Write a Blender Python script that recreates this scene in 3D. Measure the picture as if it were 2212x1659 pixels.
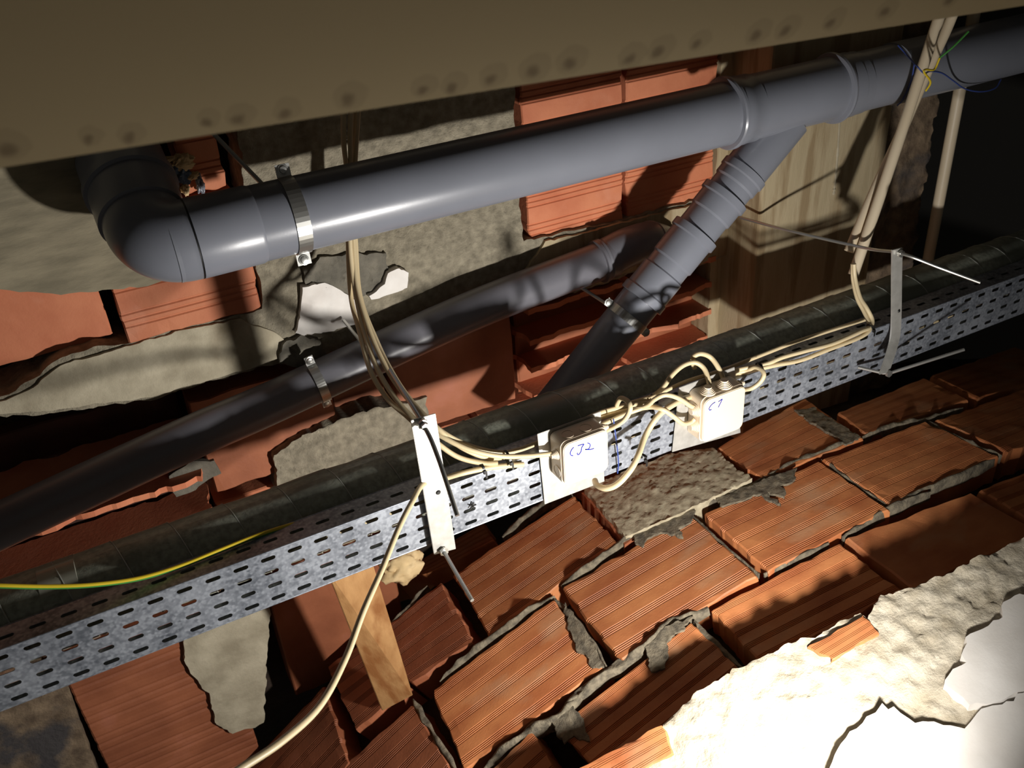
import bpy, bmesh, math, random
from mathutils import Vector, Matrix, noise
from mathutils.geometry import delaunay_2d_cdt

for o in list(bpy.data.objects):
    bpy.data.objects.remove(o)
scene = bpy.context.scene
COL = scene.collection

# ------------------------------------------------------------------ camera
F, CX, CY = 2000.0, 1106.0, 829.5
RX = Vector((0.88462068, 0.29454217, -0.36151233))
RY = Vector((-0.46156323, 0.44272392, -0.76873592))
RZ = Vector((-0.06637499, 0.84690049, 0.52759257))
cam = bpy.data.cameras.new('camera')
camo = bpy.data.objects.new('camera', cam)
COL.objects.link(camo)
cam.sensor_width = 36.0
cam.lens = F * 36.0 / 2212.0
cam.clip_start = 0.02
cam.dof.use_dof = True
cam.dof.focus_distance = 1.5
cam.dof.aperture_fstop = (cam.lens / 1000.0) / 0.0042
R3 = Matrix((RX, RY, RZ))          # rows: world axes expressed in camera axes -> world = R3 @ cam
camo.matrix_world = R3.to_4x4()
scene.camera = camo

# ------------------------------------------------------------------ world, lamp, exposure
w = bpy.data.worlds.new('world')
scene.world = w
w.use_nodes = True
w.node_tree.nodes['Background'].inputs[0].default_value = (0.95, 0.9, 0.8, 1)
w.node_tree.nodes['Background'].inputs[1].default_value = 0.042
LAMP = Vector((0.64, 0.36, -1.0))
ld = bpy.data.lights.new('work_lamp', 'SPOT')
ld.energy = 56.0
ld.color = (1.0, 0.965, 0.915)
ld.spot_size = math.radians(180)
ld.spot_blend = 1.0
ld.shadow_soft_size = 0.024
lo = bpy.data.objects.new('work_lamp', ld)
lo.location = LAMP
lo.rotation_euler = Vector((-0.17, 1.0, -0.10)).to_track_quat('-Z', 'Z').to_euler()
COL.objects.link(lo)
scene.view_settings.view_transform = 'Standard'
scene.view_settings.look = 'None'
scene.view_settings.exposure = 0.0
scene.view_settings.gamma = 1.0
scene.view_settings.use_curve_mapping = False


# ------------------------------------------------------------------ measuring helpers
def ray(x, y):
    c = Vector(((x - CX) / F, -(y - CY) / F, -1.0))
    return Vector((RX.dot(c), RY.dot(c), RZ.dot(c)))


def aty(x, y, Y):                      # point on the vertical plane Y = const
    r = ray(x, y)
    return r * (Y / r.y)


def vz(X, Y):                          # crown surface of the brick vault
    y = max(min(Y, 1.7), 0.1) - 1.2
    x = min(X, 2.6)
    return (-1.7024 + 0.7524 * x - 0.3235 * x * x + 0.0248 * x ** 3
            - 0.0759 * y - 0.2595 * y * y - 0.0061 * x * y)


def atv(x, y, h=0.0):                  # point on the vault surface raised by h
    r = ray(x, y)
    t0, t1 = 0.4, 4.0
    for _ in range(50):
        tm = 0.5 * (t0 + t1)
        p = r * tm
        if p.z > vz(p.x, p.y) + h:
            t0 = tm
        else:
            t1 = tm
    return r * t0


def n3(p, s=1.0, seed=0.0):
    return noise.noise(Vector((p[0] * s + seed * 7.3, p[1] * s + seed * 3.1, p[2] * s - seed * 5.7)))


# ------------------------------------------------------------------ materials
def mk(name):
    m = bpy.data.materials.new(name)
    m.use_nodes = True
    nt = m.node_tree
    b = nt.nodes['Principled BSDF']
    return m, nt, b


def srgb(r, g, b):
    f = lambda c: (c / 255.0) / 12.92 if c / 255.0 <= 0.04045 else ((c / 255.0 + 0.055) / 1.055) ** 2.4
    return (f(r), f(g), f(b), 1)


def noisy(name, c1, c2, scale=20, rough=0.8, bump=0.3, bscale=60, metal=0.0, c3=None, scale3=4.0,
          stretch=(1, 1, 1), t3=(0.5, 0.62), rand=0.0, spec=0.5, detail=6, bdist=0.002):
    m, nt, b = mk(name)
    N, L = nt.nodes, nt.links
    tc = N.new('ShaderNodeTexCoord')
    mp = N.new('ShaderNodeMapping')
    mp.inputs['Scale'].default_value = stretch
    L.new(tc.outputs['Object'], mp.inputs['Vector'])
    if rand > 0:
        oi = N.new('ShaderNodeObjectInfo')
        sc = N.new('ShaderNodeVectorMath'); sc.operation = 'SCALE'
        sc.inputs[0].default_value = (17, 23, 31)
        L.new(oi.outputs['Random'], sc.inputs['Scale'])
        L.new(sc.outputs[0], mp.inputs['Location'])
    nz = N.new('ShaderNodeTexNoise')
    nz.inputs['Scale'].default_value = scale
    nz.inputs['Detail'].default_value = detail
    L.new(mp.outputs[0], nz.inputs['Vector'])
    cr = N.new('ShaderNodeValToRGB')
    cr.color_ramp.elements[0].position = 0.32
    cr.color_ramp.elements[1].position = 0.68
    cr.color_ramp.elements[0].color = c1
    cr.color_ramp.elements[1].color = c2
    L.new(nz.outputs['Fac'], cr.inputs[0])
    out = cr.outputs[0]
    if c3 is not None:
        nz3 = N.new('ShaderNodeTexNoise')
        nz3.inputs['Scale'].default_value = scale3
        nz3.inputs['Detail'].default_value = 8
        L.new(mp.outputs[0], nz3.inputs['Vector'])
        mr = N.new('ShaderNodeMapRange')
        mr.inputs['From Min'].default_value = t3[0]
        mr.inputs['From Max'].default_value = t3[1]
        L.new(nz3.outputs['Fac'], mr.inputs['Value'])
        mx = N.new('ShaderNodeMix'); mx.data_type = 'RGBA'
        L.new(mr.outputs[0], mx.inputs['Factor'])
        L.new(out, mx.inputs[6])
        mx.inputs[7].default_value = c3
        out = mx.outputs[2]
    if rand > 0:
        hs = N.new('ShaderNodeHueSaturation')
        ma = N.new('ShaderNodeMapRange')
        ma.inputs['To Min'].default_value = 1 - rand
        ma.inputs['To Max'].default_value = 1 + rand
        L.new(oi.outputs['Random'], ma.inputs['Value'])
        L.new(ma.outputs[0], hs.inputs['Value'])
        L.new(out, hs.inputs['Color'])
        out = hs.outputs[0]
    L.new(out, b.inputs['Base Color'])
    b.inputs['Roughness'].default_value = rough
    b.inputs['Metallic'].default_value = metal
    b.inputs['Specular IOR Level'].default_value = spec
    if bump > 0:
        nb = N.new('ShaderNodeTexNoise')
        nb.inputs['Scale'].default_value = bscale
        nb.inputs['Detail'].default_value = 8
        nb.inputs['Roughness'].default_value = 0.65
        L.new(mp.outputs[0], nb.inputs['Vector'])
        bp = N.new('ShaderNodeBump')
        bp.inputs['Strength'].default_value = bump
        bp.inputs['Distance'].default_value = bdist
        L.new(nb.outputs['Fac'], bp.inputs['Height'])
        L.new(bp.outputs[0], b.inputs['Normal'])
    return m


def plain(name, c, rough=0.5, metal=0.0, spec=0.5):
    m, nt, b = mk(name)
    b.inputs['Base Color'].default_value = c
    b.inputs['Roughness'].default_value = rough
    b.inputs['Metallic'].default_value = metal
    b.inputs['Specular IOR Level'].default_value = spec
    return m


M_brick = noisy('terracotta_floor', srgb(166, 96, 56), srgb(200, 130, 80), 9, 0.62, 0.25, 180,
                c3=srgb(186, 140, 104), scale3=7, t3=(0.56, 0.76), rand=0.16, stretch=(1, 2, 1))
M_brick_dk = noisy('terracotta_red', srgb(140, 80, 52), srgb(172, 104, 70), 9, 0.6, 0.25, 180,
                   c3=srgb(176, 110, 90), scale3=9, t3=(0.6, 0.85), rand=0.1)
M_brickw = noisy('terracotta_wall', srgb(192, 112, 78), srgb(212, 134, 96), 12, 0.75, 0.3, 150,
                 c3=srgb(214, 150, 122), scale3=9, t3=(0.6, 0.85), rand=0.1)
M_conc = noisy('rough_concrete', srgb(130, 122, 104), srgb(172, 162, 140), 60, 0.9, 1.0, 150,
               c3=srgb(104, 99, 87), scale3=8, t3=(0.58, 0.8), bdist=0.006)
M_concs = noisy('lintel_concrete', srgb(150, 140, 118), srgb(192, 182, 158), 16, 0.9, 0.5, 90,
                c3=srgb(110, 98, 76), scale3=7, t3=(0.58, 0.8), bdist=0.004)
M_plas = noisy('trowelled_render', srgb(120, 112, 92), srgb(150, 140, 116), 14, 0.85, 0.4, 60,
               stretch=(1, 1, 4), bdist=0.003)
M_mort = noisy('grey_mortar', srgb(84, 77, 65), srgb(140, 129, 108), 70, 0.95, 0.9, 160, bdist=0.004)
M_brick_shade = noisy('shade_darkened_brick', srgb(52, 30, 22), srgb(84, 44, 32), 9, 0.8, 0.4, 90)  # brick colour darkened to stand in for shade in the recess
M_bed = noisy('sandy_mortar', srgb(160, 148, 122), srgb(196, 184, 156), 60, 0.95, 0.5, 200, bdist=0.002)
M_mortd = noisy('dark_mortar', srgb(40, 30, 24), srgb(62, 48, 38), 20, 0.95, 0.9, 60, bdist=0.008)
M_wetm = noisy('smeared_grey_mortar', srgb(92, 88, 78), srgb(124, 118, 104), 30, 0.8, 0.8, 90, bdist=0.004)
M_white = noisy('white_filler', srgb(222, 214, 206), srgb(240, 236, 230), 20, 0.7, 0.3, 80)
M_near = noisy('pale_mortar', srgb(168, 156, 134), srgb(206, 196, 176), 30, 0.9, 0.8, 140,
               c3=srgb(214, 160, 116), scale3=9, t3=(0.62, 0.8), bdist=0.004)
M_smooth = noisy('smooth_plaster', srgb(206, 200, 192), srgb(226, 222, 216), 10, 0.8, 0.3, 120, bdist=0.001)
M_pipe = noisy('grey_pvc', srgb(120, 123, 132), srgb(130, 133, 143), 6, 0.3, 0.03, 300, spec=0.5)
M_pipeb = noisy('grey_pvc_old', srgb(104, 104, 110), srgb(116, 115, 122), 6, 0.34, 0.05, 300)
M_insul = noisy('dark_foam_wrap', srgb(128, 132, 119), srgb(168, 171, 155), 120, 0.32, 0.5, 260, c3=srgb(114, 118, 106),
                scale3=5, bdist=0.001)
M_tape = plain('clear_tape', srgb(160, 160, 146), 0.2)
M_cable = noisy('cream_sheath', srgb(206, 186, 146), srgb(216, 198, 160), 8, 0.42, 0.05, 200)
M_cond = noisy('cream_conduit', srgb(214, 196, 166), srgb(222, 206, 178), 6, 0.45, 0.05, 200)
M_box = noisy('cream_box_plastic', srgb(220, 202, 176), srgb(226, 208, 182), 6, 0.42, 0.06, 260)
M_black = plain('black_nylon', srgb(18, 18, 18), 0.4)
M_zinc = plain('zinc_plated_steel', srgb(190, 190, 186), 0.32, 0.85)
M_alu = noisy('brushed_plate', srgb(176, 174, 168), srgb(196, 194, 188), 60, 0.42, 0.1, 200, metal=0.45)
M_wood = noisy('pine', srgb(158, 114, 68), srgb(186, 142, 92), 14, 0.7, 0.3, 60, stretch=(3, 8, 0.7),
               c3=srgb(140, 90, 46), scale3=6)
M_foam = noisy('expanding_foam', srgb(196, 168, 120), srgb(222, 196, 150), 30, 0.8, 0.6, 60)
M_blue = plain('blue_insulation', srgb(52, 72, 140), 0.5)
M_bluef = plain('blue_plastic', srgb(78, 96, 120), 0.5)
M_yel = plain('yellow_insulation', srgb(214, 186, 40), 0.45)
M_grn = plain('green_insulation', srgb(70, 140, 62), 0.45)
M_ink = plain('blue_ink', srgb(24, 44, 160), 0.7, spec=0.1)
M_print = plain('grey_print', srgb(88, 90, 104), 0.6)
M_colm = noisy('cast_column_concrete', srgb(168, 152, 120), srgb(192, 176, 144), 5, 0.85, 0.4, 60,
               stretch=(5, 5, 0.7), c3=srgb(150, 130, 98), scale3=5, bdist=0.003)
M_rubble = noisy('rough_brown_concrete', srgb(92, 76, 60), srgb(142, 122, 98), 30, 0.95, 0.9, 60,
                 c3=srgb(70, 66, 66), scale3=9, bdist=0.006)
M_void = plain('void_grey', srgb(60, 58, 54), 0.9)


def zinc_spangle():
    m, nt, b = mk('galvanised_spangle')
    N, L = nt.nodes, nt.links
    tc = N.new('ShaderNodeTexCoord')
    v = N.new('ShaderNodeTexVoronoi'); v.inputs['Scale'].default_value = 240; v.feature = 'SMOOTH_F1'
    L.new(tc.outputs['Object'], v.inputs['Vector'])
    n = N.new('ShaderNodeTexNoise'); n.inputs['Scale'].default_value = 12
    L.new(tc.outputs['Object'], n.inputs['Vector'])
    s = N.new('ShaderNodeSeparateColor'); L.new(v.outputs['Color'], s.inputs[0])
    a = N.new('ShaderNodeMath'); a.operation = 'MULTIPLY_ADD'
    a.inputs[1].default_value = 0.55; L.new(s.outputs[0], a.inputs[0]); L.new(n.outputs['Fac'], a.inputs[2])
    cr = N.new('ShaderNodeValToRGB')
    cr.color_ramp.elements[0].position = 0.35; cr.color_ramp.elements[1].position = 1.05
    cr.color_ramp.elements[0].color = srgb(92, 97, 106)
    cr.color_ramp.elements[1].color = srgb(168, 173, 182)
    L.new(a.outputs[0], cr.inputs[0]); L.new(cr.outputs[0], b.inputs['Base Color'])
    b.inputs['Metallic'].default_value = 0.45
    b.inputs['Roughness'].default_value = 0.42
    return m


M_galv = zinc_spangle()


# ------------------------------------------------------------------ object helpers
WLOC = {}
ROUGHN = ('mortar_joint', 'mortar_bed', 'mortar_slab', 'mortar_smear', 'mortar_daub', 'white_filler', 'concrete_beam', 'rough_concrete', 'foam_lump', 'foam_scrap')


def link(o, parent=None):
    COL.objects.link(o)
    if parent is not None:
        o.parent = parent


def tag(o, label=None, cat=None, group=None, kind=None):
    if label: o['label'] = label
    if cat: o['category'] = cat
    if group: o['group'] = group
    if kind: o['kind'] = kind
    return o


def empty(name, loc, label=None, cat=None, group=None, kind=None):
    o = bpy.data.objects.new(name, None)
    o.empty_display_size = 0.02
    o.location = loc
    link(o)
    WLOC[o] = Vector(loc)
    return tag(o, label, cat, group, kind)


def obj(name, bm, mat, parent=None, smooth=False, kind=None, label=None, origin=None):
    """world-space bmesh -> object with its origin in its own middle"""
    if origin is None:
        lo_ = Vector([min(v.co[i] for v in bm.verts) for i in range(3)])
        hi_ = Vector([max(v.co[i] for v in bm.verts) for i in range(3)])
        origin = (lo_ + hi_) / 2
    origin = Vector(origin)
    for v in bm.verts:
        v.co -= origin
    me = bpy.data.meshes.new(name)
    bm.to_mesh(me); bm.free()
    me.materials.append(mat)
    if smooth:
        for p in me.polygons: p.use_smooth = True
        me.set_sharp_from_angle(angle=math.radians(32 if name not in ROUGHN else 60))
    o = bpy.data.objects.new(name, me)
    pl = WLOC[parent] if parent is not None else Vector((0, 0, 0))
    o.location = origin - pl
    link(o, parent)
    WLOC[o] = origin
    if kind: o['kind'] = kind
    if label: o['label'] = label
    return o


def recalc(bm):
    bmesh.ops.recalc_face_normals(bm, faces=bm.faces[:])
    return bm


def crom(pts, per=6):
    pts = [Vector(p) for p in pts]
    if len(pts) < 3:
        return [pts[0].lerp(pts[-1], i / per) for i in range(per + 1)]
    P = [pts[0] * 2 - pts[1]] + pts + [pts[-1] * 2 - pts[-2]]
    out = []
    for i in range(1, len(P) - 2):
        a, b_, c, d = P[i - 1], P[i], P[i + 1], P[i + 2]
        for k in range(per):
            t = k / per
            out.append(0.5 * ((2 * b_) + (c - a) * t + (2 * a - 5 * b_ + 4 * c - d) * t * t
                              + (-a + 3 * b_ - 3 * c + d) * t ** 3))
    out.append(pts[-1])
    return out


def frames(path):
    T = []
    for i in range(len(path)):
        a = path[max(i - 1, 0)]; b_ = path[min(i + 1, len(path) - 1)]
        T.append((b_ - a).normalized())
    up = Vector((0, 0, 1)) if abs(T[0].z) < 0.9 else Vector((1, 0, 0))
    n = (up - T[0] * up.dot(T[0])).normalized()
    out = []
    for t in T:
        n = (n - t * n.dot(t)).normalized()
        out.append((t, n, t.cross(n)))
    return out


def tube_bm(path, r, seg=12, bm=None, caps=True):
    bm = bm or bmesh.new()
    path = [Vector(p) for p in path]
    fr = frames(path)
    rings = []
    for i, p in enumerate(path):
        rr = r[i] if isinstance(r, (list, tuple)) else r
        t, n, b_ = fr[i]
        rings.append([bm.verts.new(p + (n * math.cos(2 * math.pi * k / seg) + b_ * math.sin(2 * math.pi * k / seg)) * rr)
                      for k in range(seg)])
    for i in range(len(rings) - 1):
        for k in range(seg):
            bm.faces.new((rings[i][k], rings[i][(k + 1) % seg], rings[i + 1][(k + 1) % seg], rings[i + 1][k]))
    if caps:
        bm.faces.new(rings[0][::-1]); bm.faces.new(rings[-1])
    return recalc(bm)


def lathe_bm(P0, axis, prof, seg=40, bm=None, caps=True):
    """prof: list of (s, r) along axis from P0"""
    axis = Vector(axis).normalized()
    P0 = Vector(P0)
    up = Vector((0, 0, 1)) if abs(axis.z) < 0.9 else Vector((0, 1, 0))
    n = (up - axis * up.dot(axis)).normalized()
    b_ = axis.cross(n)
    bm = bm or bmesh.new()
    rings = []
    for s, r in prof:
        rings.append([bm.verts.new(P0 + axis * s + (n * math.cos(2 * math.pi * k / seg) + b_ * math.sin(2 * math.pi * k / seg)) * r)
                      for k in range(seg)])
    for i in range(len(rings) - 1):
        for k in range(seg):
            bm.faces.new((rings[i][k], rings[i][(k + 1) % seg], rings[i + 1][(k + 1) % seg], rings[i + 1][k]))
    if caps:
        bm.faces.new(rings[0][::-1]); bm.faces.new(rings[-1])
    return recalc(bm)


def box_bm(c, sx, sy, sz, ax=None, bev=0.0, bm=None):
    bm = bm or bmesh.new()
    ax = ax or (Vector((1, 0, 0)), Vector((0, 1, 0)), Vector((0, 0, 1)))
    c = Vector(c)
    vs = []
    for dx in (-1, 1):
        for dy in (-1, 1):
            for dz in (-1, 1):
                vs.append(bm.verts.new(c + ax[0] * dx * sx / 2 + ax[1] * dy * sy / 2 + ax[2] * dz * sz / 2))
    for f in ((0, 1, 3, 2), (4, 6, 7, 5), (0, 4, 5, 1), (2, 3, 7, 6), (0, 2, 6, 4), (1, 5, 7, 3)):
        bm.faces.new([vs[i] for i in f])
    recalc(bm)
    if bev > 0:
        es = list({e for v in vs for e in v.link_edges})
        bmesh.ops.bevel(bm, geom=es, offset=bev, segments=2, affect='EDGES', profile=0.5)
    return bm


def quad_slab_bm(c4, nrm, th, bev=0.0):
    """four world corners (front face), extruded back along -nrm"""
    bm = bmesh.new()
    nrm = Vector(nrm).normalized()
    a = [bm.verts.new(Vector(p)) for p in c4]
    b_ = [bm.verts.new(Vector(p) - nrm * th) for p in c4]
    bm.faces.new(a); bm.faces.new(b_[::-1])
    for i in range(4):
        j = (i + 1) % 4
        bm.faces.new((a[i], b_[i], b_[j], a[j]))
    recalc(bm)
    if bev > 0:
        bmesh.ops.bevel(bm, geom=bm.edges[:], offset=bev, segments=2, affect='EDGES')
    return bm


# ------------------------------------------------------------------ bricks
def groove_rows(kind, L_):
    """list of (t 0..1, depth) across the brick"""
    rows = [(0.0, -0.003), (0.012, 0.0)]
    if kind == 'fine':
        for c in (0.1, 0.3, 0.5, 0.7, 0.9):
            for k in (-1.5, -0.5, 0.5, 1.5):
                g = c + k * 0.02
                rows += [(g - 0.0075, 0.0003), (g - 0.001, -0.0017), (g + 0.004, -0.0017), (g + 0.0075, 0.0003)]
    elif kind == 'three':
        for c in (0.2, 0.5, 0.8):
            for k in (-1, 0, 1):
                g = c + k * 0.055
                rows += [(g - 0.014, 0), (g - 0.004, -0.0022), (g + 0.004, -0.0022), (g + 0.014, 0)]
    elif kind == 'dense':
        for k in range(22):
            g = 0.04 + k * 0.0435
            d = -0.0016 if k % 4 else -0.0004
            rows += [(g - 0.012, 0), (g, d), (g + 0.012, 0)]
    else:
        rows += [(0.33, 0), (0.66, 0)]
    rows += [(0.988, 0.0), (1.0, -0.003)]
    return rows


def brick_bm(TL, TR, BR, BL, nrm, th, kind='fine', seed=0, ragged=0.004, nu=14, fsurf=None):
    """TL-TR and BL-BR run along the grooves"""
    bm = bmesh.new()
    TL, TR, BR, BL = map(Vector, (TL, TR, BR, BL))
    nrm = Vector(nrm).normalized()
    rows = groove_rows(kind, (BL - TL).length)
    us = [0, 0.012] + [i / (nu - 1) for i in range(1, nu - 1)] + [0.988, 1.0]
    rnd = random.Random(seed)
    tilt = rnd.uniform(-0.002, 0.003)
    udir = (TR - TL).normalized(); vdir = (BL - TL).normalized()
    grid = []
    for (t, d) in rows:
        row = []
        for u in us:
            p = TL.lerp(TR, u).lerp(BL.lerp(BR, u), t)
            if fsurf: p = fsurf(p)
            ue = max(0, 1 - min(u, 1 - u) / 0.05); te = max(0, 1 - min(t, 1 - t) / 0.06)
            off = d + tilt * (t - 0.5)
            off += 0.0009 * n3(p, 25, seed)
            chip = max(0, n3(p, 30, seed + 3) - 0.12)
            off -= 0.007 * chip * max(ue, te)
            if u in (0, 1.0): off -= 0.003
            q = p + nrm * off
            q += udir * (ragged * n3(p, 55, seed + 1) * ue * (1 if u > .5 else -1) - ragged * .4 * ue * (1 if u > .5 else -1))
            q += vdir * (ragged * n3(p, 40, seed + 2) * te * (1 if t > .5 else -1) - ragged * .4 * te * (1 if t > .5 else -1))
            row.append(bm.verts.new(q))
        grid.append(row)
    for i in range(len(grid) - 1):
        for j in range(len(us) - 1):
            bm.faces.new((grid[i][j], grid[i][j + 1], grid[i + 1][j + 1], grid[i + 1][j]))
    loop = grid[0][:] + [g[-1] for g in grid[1:]] + grid[-1][-2::-1] + [g[0] for g in grid[-2:0:-1]]
    low = [bm.verts.new(v.co - nrm * th) for v in loop]
    n = len(loop)
    for i in range(n):
        j = (i + 1) % n
        bm.faces.new((loop[i], low[i], low[j], loop[j]))
    bm.faces.new(low)
    return recalc(bm)


# ------------------------------------------------------------------ ragged slabs (mortar, concrete, plaster)
def ragged_bm(poly, to3, nrm_sign, th, cell, hfun, jit=0.004, seed=0, jscale=35):
    """poly in plane coords (a,b); to3(a,b,h)->world; front face h=hfun(a,b); back face h=-th"""
    pts = []
    n = len(poly)
    for i in range(n):
        a = Vector(poly[i]); b_ = Vector(poly[(i + 1) % n])
        L_ = (b_ - a).length
        k = max(1, int(L_ / (cell * 0.8)))
        for s in range(k):
            p = a.lerp(b_, s / k)
            nx = noise.noise(Vector((p.x * jscale, p.y * jscale, seed))) + 0.5 * noise.noise(Vector((p.x * jscale * 3, p.y * jscale * 3, seed)))
            ny = noise.noise(Vector((p.x * jscale, p.y * jscale, seed + 50))) + 0.5 * noise.noise(Vector((p.x * jscale * 3, p.y * jscale * 3, seed + 50)))
            pts.append(Vector((p.x + nx * jit, p.y + ny * jit)))
    m = len(pts)

    def inside(x, y):
        c = False
        j = m - 1
        for i in range(m):
            if (pts[i].y > y) != (pts[j].y > y) and x < (pts[j].x - pts[i].x) * (y - pts[i].y) / (pts[j].y - pts[i].y) + pts[i].x:
                c = not c
            j = i
        return c
    x0 = min(p.x for p in pts); x1 = max(p.x for p in pts)
    y0 = min(p.y for p in pts); y1 = max(p.y for p in pts)
    inner = []
    rnd = random.Random(seed)
    ys = y0
    while ys < y1:
        xs = x0
        while xs < x1:
            q = (xs + rnd.uniform(-.25, .25) * cell, ys + rnd.uniform(-.25, .25) * cell)
            if inside(*q): inner.append(Vector(q))
            xs += cell
        ys += cell
    allp = pts + inner
    edges = [(i, (i + 1) % m) for i in range(m)]
    vo, eo, fo, _, _, _ = delaunay_2d_cdt(allp, edges, [], 1, 1e-6)
    bm = bmesh.new()
    vs = [bm.verts.new(to3(p.x, p.y, hfun(p.x, p.y))) for p in vo]
    for f in fo:
        try: bm.faces.new([vs[i] for i in f])
        except ValueError: pass
    bnd = [e for e in bm.edges if len(e.link_faces) == 1]
    back = {}
    co2 = {vs[i]: vo[i] for i in range(len(vo))}
    for e in bnd:
        for v in e.verts:
            if v not in back:
                p = co2[v]
                back[v] = bm.verts.new(to3(p.x, p.y, -th))
    for e in bnd:
        a, b_ = e.verts
        bm.faces.new((a, b_, back[b_], back[a]))
    loose = [v for v in bm.verts if not v.link_faces]
    for v in loose: bm.verts.remove(v)
    return recalc(bm)


def wall3(Y0):
    return lambda a, b_, h: Vector((a, Y0 - h, b_))


def wpoly(px, Y):
    out = []
    for x, y in px:
        p = aty(x, y, Y); out.append((p.x, p.z))
    return out


def floor3(a, b_, h):
    return Vector((a, b_, vz(a, b_) + h))


def fpoly(px, h=0.0):
    out = []
    for x, y in px:
        p = atv(x, y, h); out.append((p.x, p.y))
    return out


def rough_h(base, amp, sc, seed=0, fine=0.3, ridge=0.0):
    def f(a, b_):
        v = noise.noise(Vector((a * sc, b_ * sc, seed)))
        v += fine * noise.noise(Vector((a * sc * 4, b_ * sc * 4, seed + 9)))
        v += fine * .5 * noise.noise(Vector((a * sc * 9, b_ * sc * 9, seed + 19)))
        if ridge:
            v += ridge * (1 - abs(noise.noise(Vector((a * sc * 2.2, b_ * sc * 1.1, seed + 4)))) * 5)
        return base + amp * v
    return f


def mortar_bm(pts3, width, height, seed=0, per=8):
    """lumpy ridge along 3-D points lying on the vault"""
    path = crom(pts3, per)
    # resample
    res = [path[0]]
    for p in path[1:]:
        if (p - res[-1]).length > 0.005: res.append(p)
    fr = frames(res)
    bm = bmesh.new()
    K = 8
    rings = []
    N_ = len(res)
    width *= 0.8; height *= 0.62
    for i, p in enumerate(res):
        t = fr[i][0]
        side = t.cross(Vector((0, 0, 1))).normalized()
        up = side.cross(t).normalized()
        taper = min(1, i / 4 + .15, (N_ - 1 - i) / 4 + .15)
        wl = width * (0.75 + 0.9 * n3(p, 30, seed)) * taper
        wr = width * (0.75 + 0.9 * n3(p, 30, seed + 5)) * taper
        row = []
        for k in range(K + 1):
            s = -1 + 2 * k / K
            ww = wl if s < 0 else wr
            q = p + side * s * max(ww, .002)
            hh = height * (1 - s * s) * (0.9 + 1.5 * n3(q, 40, seed + 8)) * taper + 0.0018 * n3(q, 120, seed)
            if abs(s) == 1: hh = -0.02
            row.append(bm.verts.new(q + up * hh))
        rings.append(row)
    for i in range(len(rings) - 1):
        for k in range(K):
            bm.faces.new((rings[i][k], rings[i][k + 1], rings[i + 1][k + 1], rings[i + 1][k]))
        bm.faces.new((rings[i][0], rings[i + 1][0], rings[i + 1][K], rings[i][K]))
    bm.faces.new(rings[0]); bm.faces.new(rings[-1][::-1])
    return recalc(bm)


# ================================================================== STRUCTURE
XCL = aty(1643, 448, 1.385).x       # left corner of the column
# ---- back wall: rough backing sheet, then bricks, beam, render
bm = quad_slab_bm([(-1.2, 1.64, 0.25), (1.30, 1.64, 0.25), (1.30, 1.64, -2.6), (-1.2, 1.64, -2.6)], (0, -1, 0), 0.1)
wall = obj('wall_back', bm, M_mortd, kind='structure', label='brick and concrete back wall of the ceiling void')

WN = (0, -1, 0)


def wbrick(X0, X1, Z0, Z1, Y=1.5, kind='three', seed=0, mat=None, th=0.09, ragged=0.005, label=None):
    bm = brick_bm((X0, Y, Z1), (X1, Y, Z1), (X1, Y, Z0), (X0, Y, Z0), WN, th, kind, seed, ragged)
    return obj('brick', bm, mat or M_brickw, wall, label=label)


# brick pair right of the concrete, three courses
for i, (z0, z1) in enumerate(((-0.737, -0.548), (-0.543, -0.345), (-0.340, -0.14))):
    wbrick(0.765, 0.986, z0, z1, seed=10 + i)
    wbrick(0.993, 1.212, z0, z1, seed=20 + i)
# upper left
wbrick(0.012, 0.236, -0.705, -0.495, Y=1.485, seed=31)
wbrick(0.160, 0.228, -0.485, -0.30, Y=1.49, seed=32)
wbrick(-0.30, -0.005, -0.70, -0.56, Y=1.52, kind='plain', seed=33)
wbrick(-0.62, -0.31, -0.70, -0.50, Y=1.54, kind='plain', seed=34)
# course under the beam
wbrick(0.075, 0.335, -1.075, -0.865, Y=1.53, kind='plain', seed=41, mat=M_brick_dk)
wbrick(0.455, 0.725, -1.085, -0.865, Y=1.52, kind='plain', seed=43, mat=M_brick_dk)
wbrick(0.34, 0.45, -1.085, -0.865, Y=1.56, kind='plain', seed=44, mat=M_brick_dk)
# lower courses, mostly behind the vault
for i, (x0, x1) in enumerate(((0.34, 0.62), (0.63, 0.90), (0.91, 1.2))):
    wbrick(x0, x1, -1.29, -1.10, Y=1.53, kind='dense', seed=50 + i)
for i, (x0, x1) in enumerate(((-0.62, -0.24), (-0.23, 0.06), (0.07, 0.33))):
    wbrick(x0, x1, -1.31, -1.10, Y=1.535, kind='dense', seed=60 + i)
wbrick(-0.282, 0.01, -1.80, -1.325, Y=1.5, kind='dense', seed=64, ragged=0.003, mat=M_brick_dk)
wbrick(0.118, 0.40, -1.70, -1.325, Y=1.545, kind='plain', seed=65, mat=M_brick_dk)


# broken hollow bricks: the horizontal webs stick out
def webs(x0, x1, z0, z1, Y, n, seed):
    for k in range(n):
        z = z0 + (z1 - z0) * k / (n - 1)
        poly = [(x0, Y - 0.0), (x1, Y - 0.0), (x1, Y + 0.09), (x0, Y + 0.09)]
        bm = ragged_bm(poly, lambda a, b_, h, z=z: Vector((a, b_, z + h)), 1, 0.006, 0.012,
                       lambda a, b_: 0.006, jit=0.012, seed=seed + k, jscale=22)
        obj('brick_web', bm, M_brickw, wall)


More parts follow.
